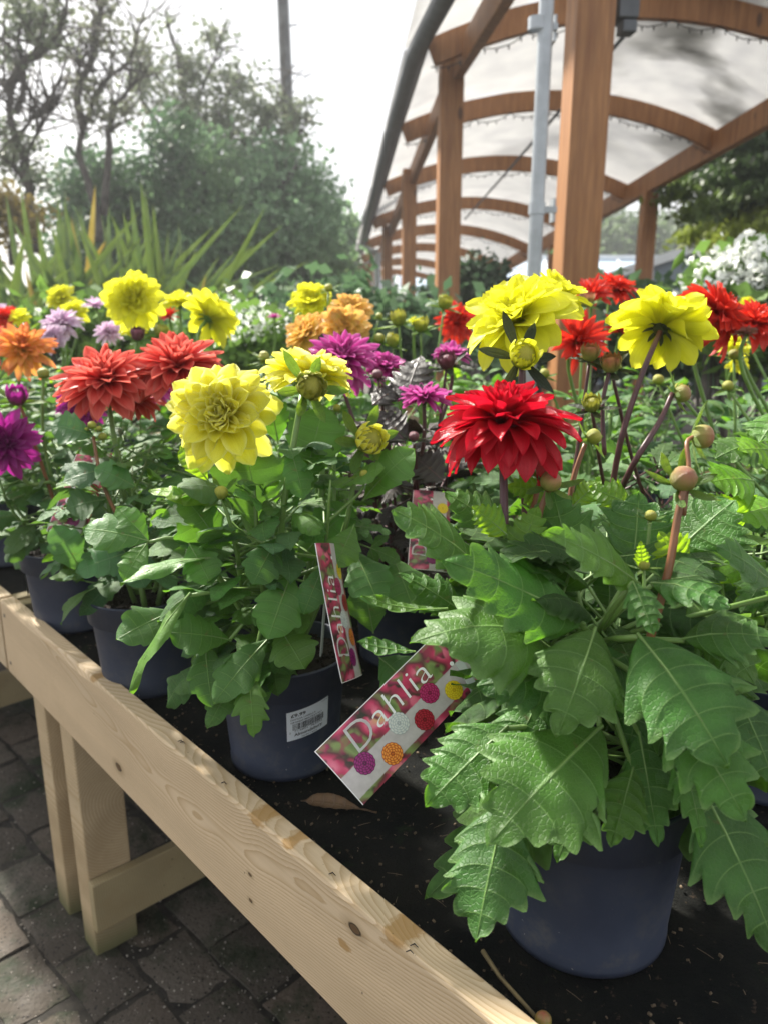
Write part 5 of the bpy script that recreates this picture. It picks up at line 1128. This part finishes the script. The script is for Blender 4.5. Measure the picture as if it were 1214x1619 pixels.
# ------------------------------------------------------------------ plant labels
def flatmat(name, col, rough=.35, emitv=None):
    m, nt, b, o = nmat(name); b.inputs['Base Color'].default_value = (*col, 1); b.inputs['Roughness'].default_value = rough; return m
def label_bg():
    m, nt, b, o = nmat('label_print'); n = N(nt); u, v = n.uv()
    p = n.comb(n.math('MULTIPLY', u, 2.7), v, 0)
    c = n.ramp(n.noise(p, 2.2, 1, .4), [(.28, (.06, .12, .03)), (.38, (.22, .30, .10)), (.46, (.12, .03, .04)), (.54, (.55, .04, .12)), (.62, (.75, .18, .28)), (.74, (.70, .45, .20))])
    c2 = n.ramp(n.noise(p, 2.9, 1, .4), [(.4, (.03, .03, .02)), (.55, (.35, .03, .10)), (.7, (.16, .26, .07))]); c = n.mix(n.rng(n.noise(p, 6, 1), .5, .62), c, c2)
    wv = n.math('ADD', v, n.math('MULTIPLY', n.math('SUBTRACT', n.noise(p, 9, 2), .5), .02))
    slab = n.math('MULTIPLY', n.rng(wv, .085, .10), n.rng(wv, .475, .46))
    sc = n.mix(n.noise(p, 8, 4), (.42, .38, .38), (.66, .62, .62)); c = n.mix(slab, c, sc)
    e = n.math('MAXIMUM', n.rng(v, .985, .99), n.rng(u, .006, .003)); c = n.mix(e, c, (.85, .85, .85))
    n.set(b.inputs['Base Color'], c); b.inputs['Roughness'].default_value = .28; return m
M['lab'] = label_bg(); M['labback'] = flatmat('label_back', (.55, .57, .55)); M['ink_w'] = flatmat('print_white', (.86, .86, .86)); M['ink_k'] = flatmat('print_black', (.02, .02, .022), .5)
M['clear'] = flatmat('label_stick', (.42, .46, .44), .25)
PF = {'pur': [(.03, .001, .02), (.20, .005, .11), (.34, .02, .20)], 'ora': [(.22, .03, .005), (.66, .15, .015), (.86, .34, .06)], 'whi': [(.30, .33, .33), (.55, .60, .60), (.68, .70, .66)], 'red': [(.06, .001, .004), (.30, .005, .02), (.46, .02, .05)], 'mag': [(.08, .001, .02), (.36, .008, .09), (.52, .03, .17)], 'yel': [(.50, .30, .01), (.78, .55, .01), (.85, .68, .03)]}
PFM = {k: [flatmat('print_%s' % k, c) for c in v] for k, v in PF.items()}
def text_mesh(txt, size, off=0.0, spacing=1.0, shear=0):
    cu = bpy.data.curves.new('t', 'FONT'); cu.body = txt; cu.size = size; cu.offset = off; cu.space_character = spacing; cu.shear = shear; cu.resolution_u = 4
    o = bpy.data.objects.new('t', cu); S.collection.objects.link(o); dg = bpy.context.evaluated_depsgraph_get(); me = o.evaluated_get(dg).to_mesh()
    vs = [v.co.copy() for v in me.vertices]; fs = [tuple(p.vertices) for p in me.polygons]; o.evaluated_get(dg).to_mesh_clear()
    bpy.data.objects.remove(o); bpy.data.curves.remove(cu); return vs, fs
def plant_label(c00, c01, c10, name_label, stick_to, bend=.004, scale=1.0, shade=None):
    """c00: s=0,t=0 corner; c01: s=0,t=1; c10: s=1,t=0. s along the long side"""
    o0 = Vector(c00); ex = Vector(c10)-o0; ey = Vector(c01)-o0; L = ex.length; H = ey.length; X = ex.normalized(); Z = X.cross(ey).normalized(); Y = Z.cross(X)
    e = empty('plant_label', o0, name_label, 'plant label', 'printed dahlia labels'); R = Matrix((X, Y, Z)).transposed()
    def mp(s, t, h=0): # local curved sheet
        return R @ V(s*L, t*H, h+bend*4*t*(1-t)+bend*1.5*s*s)
    def skin(name, fn, mats, par=e): 
        pass
    mb = MB(); nu, nv = 24, 8
    cut = lambda s, t: (s, t)
    mb.grid([[mp(i/nu, j/nv) for j in range(nv+1)] for i in range(nu+1)], 0, [[(i/nu, j/nv) for j in range(nv+1)] for i in range(nu+1)])
    mb.grid([[mp(i/nu, j/nv, -.0006) for j in range(nv+1)][::-1] for i in range(nu+1)], 1)
    rim = [(i/nu, 0) for i in range(nu)]+[(1, j/nv) for j in range(nv)]+[(1-i/nu, 1) for i in range(nu)]+[(0, 1-j/nv) for j in range(nv)]
    k = len(rim); mb.add([mp(*q) for q in rim]+[mp(q[0], q[1], -.0006) for q in rim], [(i, i+k, (i+1) % k+k, (i+1) % k) for i in range(k)], 2)
    link('card', mb.mesh('card', [M['lab'], M['labback'], M['ink_w']]), e)
    tb = MB()
    for tx, s0, s1, t0, hh in (('D', .165, .315, .53, .40), ('ahlia', .335, .765, .575, .33)):
        vs, fs = text_mesh(tx, 1.0, -.012, 1.08, .12); w0 = min(v.x for v in vs); w1 = max(v.x for v in vs); h1 = max(v.y for v in vs)
        tb.add([mp(s0+(s1-s0)*(v.x-w0)/(w1-w0), t0+hh*(v.y/h1), .00035) for v in vs], fs); link('lettering', tb.mesh('lettering', M['ink_w'], False), e)
    hb = MB(); cc = V(.905, .52); hb.add([mp(.89, .50, .0003)]+[mp(.89+.013*math.cos(a), .50+.034*math.sin(a), .0003) for a in [i*.4488 for i in range(14)]], [(0, i+1, (i+1) % 14+1) for i in range(14)]); link('print_dot', hb.mesh('print_dot', M['ink_w'], False), e)
    for (s, t, col, rr) in [(.15, .385, 'pur', .011), (.293, .20, 'ora', .011), (.431, .438, 'whi', .0112), (.55, .21, 'red', .0108), (.675, .43, 'mag', .0108), (.79, .20, 'yel', .0100)]:
        rr *= scale*H/.0675; fb = MB()
        for ri, (q, n_, wl) in enumerate([(1.0, 14, .40), (.80, 12, .38), (.60, 10, .34), (.40, 7, .28), (.2, 5, .2)]):
            for k_ in range(n_):
                a = (k_+.5*ri)*2*math.pi/n_; pts = []
                for kk, (lx, ly) in enumerate([(q-wl*1.15, 0), (q-wl*.6, .62*wl), (q-wl*.15, .50*wl), (q, 0), (q-wl*.15, -.50*wl), (q-wl*.6, -.62*wl)]):
                    px_ = (lx*math.cos(a)-ly*math.sin(a))*rr; py_ = (lx*math.sin(a)+ly*math.cos(a))*rr; pts.append(mp(s+px_/L, t+py_/H, .0003+.00009*ri))
                cpt = mp(s+(q-wl*.45)*math.cos(a)*rr/L, t+(q-wl*.45)*math.sin(a)*rr/H, .00031+.00009*ri)
                fb.add(pts, [(0, 1, 2, 3, 4, 5)], 0)
                mid_ = [cpt.lerp(p, .86)+R @ V(0, 0, .00002) for p in pts]; fb.add(mid_, [(0, 1, 2, 3, 4, 5)], 1)
                tp_ = cpt.lerp(pts[3], .35); tip = [tp_.lerp(p, .50)+R @ V(0, 0, .00004) for p in pts]; fb.add(tip, [(0, 1, 2, 3, 4, 5)], 2 if ri < 4 else 0)
        fb.add([mp(s+.55*rr*math.cos(a)/L, t+.55*rr*math.sin(a)/H, .0002) for a in [i*.5236 for i in range(12)]], [tuple(range(12))], 0)
        link('printed_flower', fb.mesh('printed_flower', PFM[col], False), e)
    if stick_to is not None:
        sb = MB(); st = Vector(stick_to)-o0; a_ = mp(.94, .5, -.002); b_ = a_.lerp(st, .5); sb.beam(a_, st, .009, .0015, up=tuple(Z)); link('stick', sb.mesh('stick', M['clear'], False), e)
    return e
plant_label(W(574, 1273, .700), W(507, 1180, .715), W(768, 1068, .775), 'large slanted Dahlia label in front, left of the big serrated leaves', W(800, 1180, .72), bend=.002)
plant_label(W(573, 1067, .86), W(543, 1088, .80), W(527, 862, .88), 'narrow upright Dahlia label seen edge on beside the lemon yellow plant', W(508, 1035, .90), bend=.003)
plant_label(W(132, 850, 1.14), W(82, 825, 1.15), W(182, 720, 1.20), 'Dahlia label half hidden by leaves under the coral flowers', W(190, 880, 1.20), bend=.003)
plant_label(W(706, 905, 1.10), W(644, 900, 1.10), W(712, 782, 1.15), 'dark shaded Dahlia label among bronze leaves behind the lemon plant', W(700, 900, 1.1), bend=.003)

# ------------------------------------------------------------------ price sticker on the lemon plant's pot
def sticker():
    c = Bp.location; 
    # centre direction on the pot for pixel (488,1115)
    zc0, zc1 = .108-.066, .108
    def onpot(a, z, h=0):
        r_ = .071+(.0785-.071)*(z/.112)+.0006+h; return V(r_*math.cos(a), r_*math.sin(a), z)
    # find angle whose projection hits x=488 at height .075
    best = min((abs((lambda p: 607+F*p.x/depth(p))(c+onpot(a, .075))-489), a) for a in [math.radians(k*.5) for k in range(-179, 0)])[1]
    Wd, H = .056, .040; rr = .0765; z0 = .0640; sl = .16
    def mp(u, v, h=0): a = best+(u-.5)*Wd/rr; return onpot(a, z0+v*H+ sl*(u-.5)*Wd, h)
    e = empty('price_sticker_parts', (0, 0, 0), None, None) if False else None
    mb = MB(); mb.grid([[mp(i/14, j/6, .0002) for j in range(7)] for i in range(15)]); st = link('price_sticker', mb.mesh('price_sticker', flatmat('sticker_white', (.62, .66, .72), .4)), Bp)
    def txt(s, u0, v0, h, u1=None, off=.01, name='lettering', mat=M['ink_k']):
        vs, fs = text_mesh(s, 1.0, off); w1 = max(v.x for v in vs); hh = h/H; k = (u1-u0)/w1 if u1 else hh*H/Wd/.7
        t = MB(); t.add([mp(u0+v.x*k, v0+v.y/.7*hh, .00045) for v in vs], fs); link(name, t.mesh(name, mat, False), st)
    txt('£9.99', .09, .80, .0042, .42, .03); txt('DAHLIA LABELLA', .08, .69, .0022, .66, .008); txt('GRANDE MIXTRAY P17', .08, .59, .0022, .82, .008)
    r = random.Random(5); u = .13; bm = MB()
    while u < .86:
        w_ = r.choice((.006, .006, .012, .018)); bm.add([mp(u, .34, .0004), mp(u+w_, .34, .0004), mp(u+w_, .56, .0004), mp(u, .56, .0004)], [(0, 1, 2, 3)]); u += w_+r.choice((.006, .01, .014))
    link('barcode', bm.mesh('barcode', M['ink_k'], False), st)
    txt('8', .055, .24, .0024, .085, .0); txt('714801', .16, .27, .0024, .46, .0); txt('769492', .53, .27, .0024, .84, .0)
    txt('Almondsbury', .16, .13, .0040, .84, .022); txt('Garden Centre', .32, .04, .0020, .70, .01); txt('20/06/24', .80, .93, .0012, .96, 0)
sticker()
# partial white sticker on pot D
mb = MB(); mb.grid([[V((.078+.0006)*math.cos(a), (.078+.0006)*math.sin(a), z) for z in (.06, .075, .09, .10)] for a in [math.radians(-192+i*3) for i in range(14)]]); link('price_sticker', mb.mesh('price_sticker', flatmat('sticker_white2', (.62, .66, .72), .4)), D_)

# ------------------------------------------------------------------ debris on the matting
def dead_leaf():
    e0 = WZ(530, 1268, MATZ+.003); mb = MB(); a = WZ(596, 1285, MATZ+.002); b = WZ(476, 1266, MATZ+.004); X = (b-a); L = X.length; R = frame(a, b, V(.1, -.5, 1)); Pn = []; Un = []
    for i in range(15):
        u = i/14; wv = .007*math.sin(math.pi*min(1, max(0, (u-.25)/.75)))**.8+.0008
        if u > .82: wv *= .6+.5*math.sin(u*60)
        Pn.append([R @ V(u*L, v*wv*1.2, .004*math.sin(math.pi*u)+abs(v)*wv*.9+.0012*math.sin(u*40+v*4)) for v in (-1, -.5, 0, .5, 1)]); Un.append([(u, (v+1)/2) for v in (-1, -.5, 0, .5, 1)])
    mb.grid(Pn, UV=Un); m = leaf_mat('dried_leaf', (.135, .09, .055), (.22, .16, .11), 7, .1, .6, bump=.0012); o = mb.obj('dead_leaf', m); o.location = a; tag(o, 'curled brown dead leaf lying on the mat below the slanted label', 'leaf')
dead_leaf()
mb = MB(); pts = [WZ(762, 1503, MATZ+.010), WZ(790, 1545, MATZ+.006), WZ(850, 1612, MATZ+.006)]; mb.tube(pts, [.0022, .0019, .0017], 8); cs = mb.obj('cut_stem', simple('dry_stem', (.20, .15, .07), .6, .3, 60)); tag(cs, 'cut brown stem with a small bud lying by the front rail', 'stem')
mb = MB(); q = WZ(858, 1612, MATZ+.008); prof = [(math.sin(t)*.007, -math.cos(t)*.0065) for t in [math.pi*i/8 for i in range(9)]]; mb.lathe(prof, 14, c=q); b_ = mb.obj('bud', P['budR']); b_.parent = cs
r = random.Random(77); mb = MB()
for i in range(420):
    p = B(r.uniform(-.1, 1.4), r.uniform(.425, .75), MATZ+.0015); L = r.choice((.003, .005, .008, .016)); a = r.uniform(0, 6.28); d = V(math.cos(a), math.sin(a), r.uniform(-.05, .1))*L
    mb.tube([p, p+d*.5+V(0, 0, .0004), p+d], [.00030, .0004, .00025], 4)
for i in range(700):
    p = B(r.uniform(-.1, 1.4), .42+.6*r.random()**2, MATZ+.0015); s_ = r.uniform(.0008, .0026); mb.box(p, (s_*1.5, s_, s_*.8), Matrix.Rotation(r.uniform(0, 6), 3, 'Z') @ Matrix.Rotation(r.uniform(0, 6), 3, 'X'))
tag(mb.obj('plant_litter', simple('litter', (.14, .10, .06), .8, .4, 200)), 'fine dry fibres and crumbs scattered on the dark matting', 'litter', kind='stuff')
# black straw bits on the rail top
mb = MB()
for q in ((282, 1172), (285, 1174), (350, 1238), (520, 1382), (648, 1495), (641, 1505)):
    p = WZ(q[0], q[1], .7062); mb.tube([p, p+V(.004, .001, .001), p+V(.007, -.002, 0)], [.0005, .0008, .0004], 4)
tag(mb.obj('rail_debris', simple('debris', (.03, .022, .018), .8)), 'tiny dark crumbs on the top edge of the front rail', 'litter', kind='stuff')
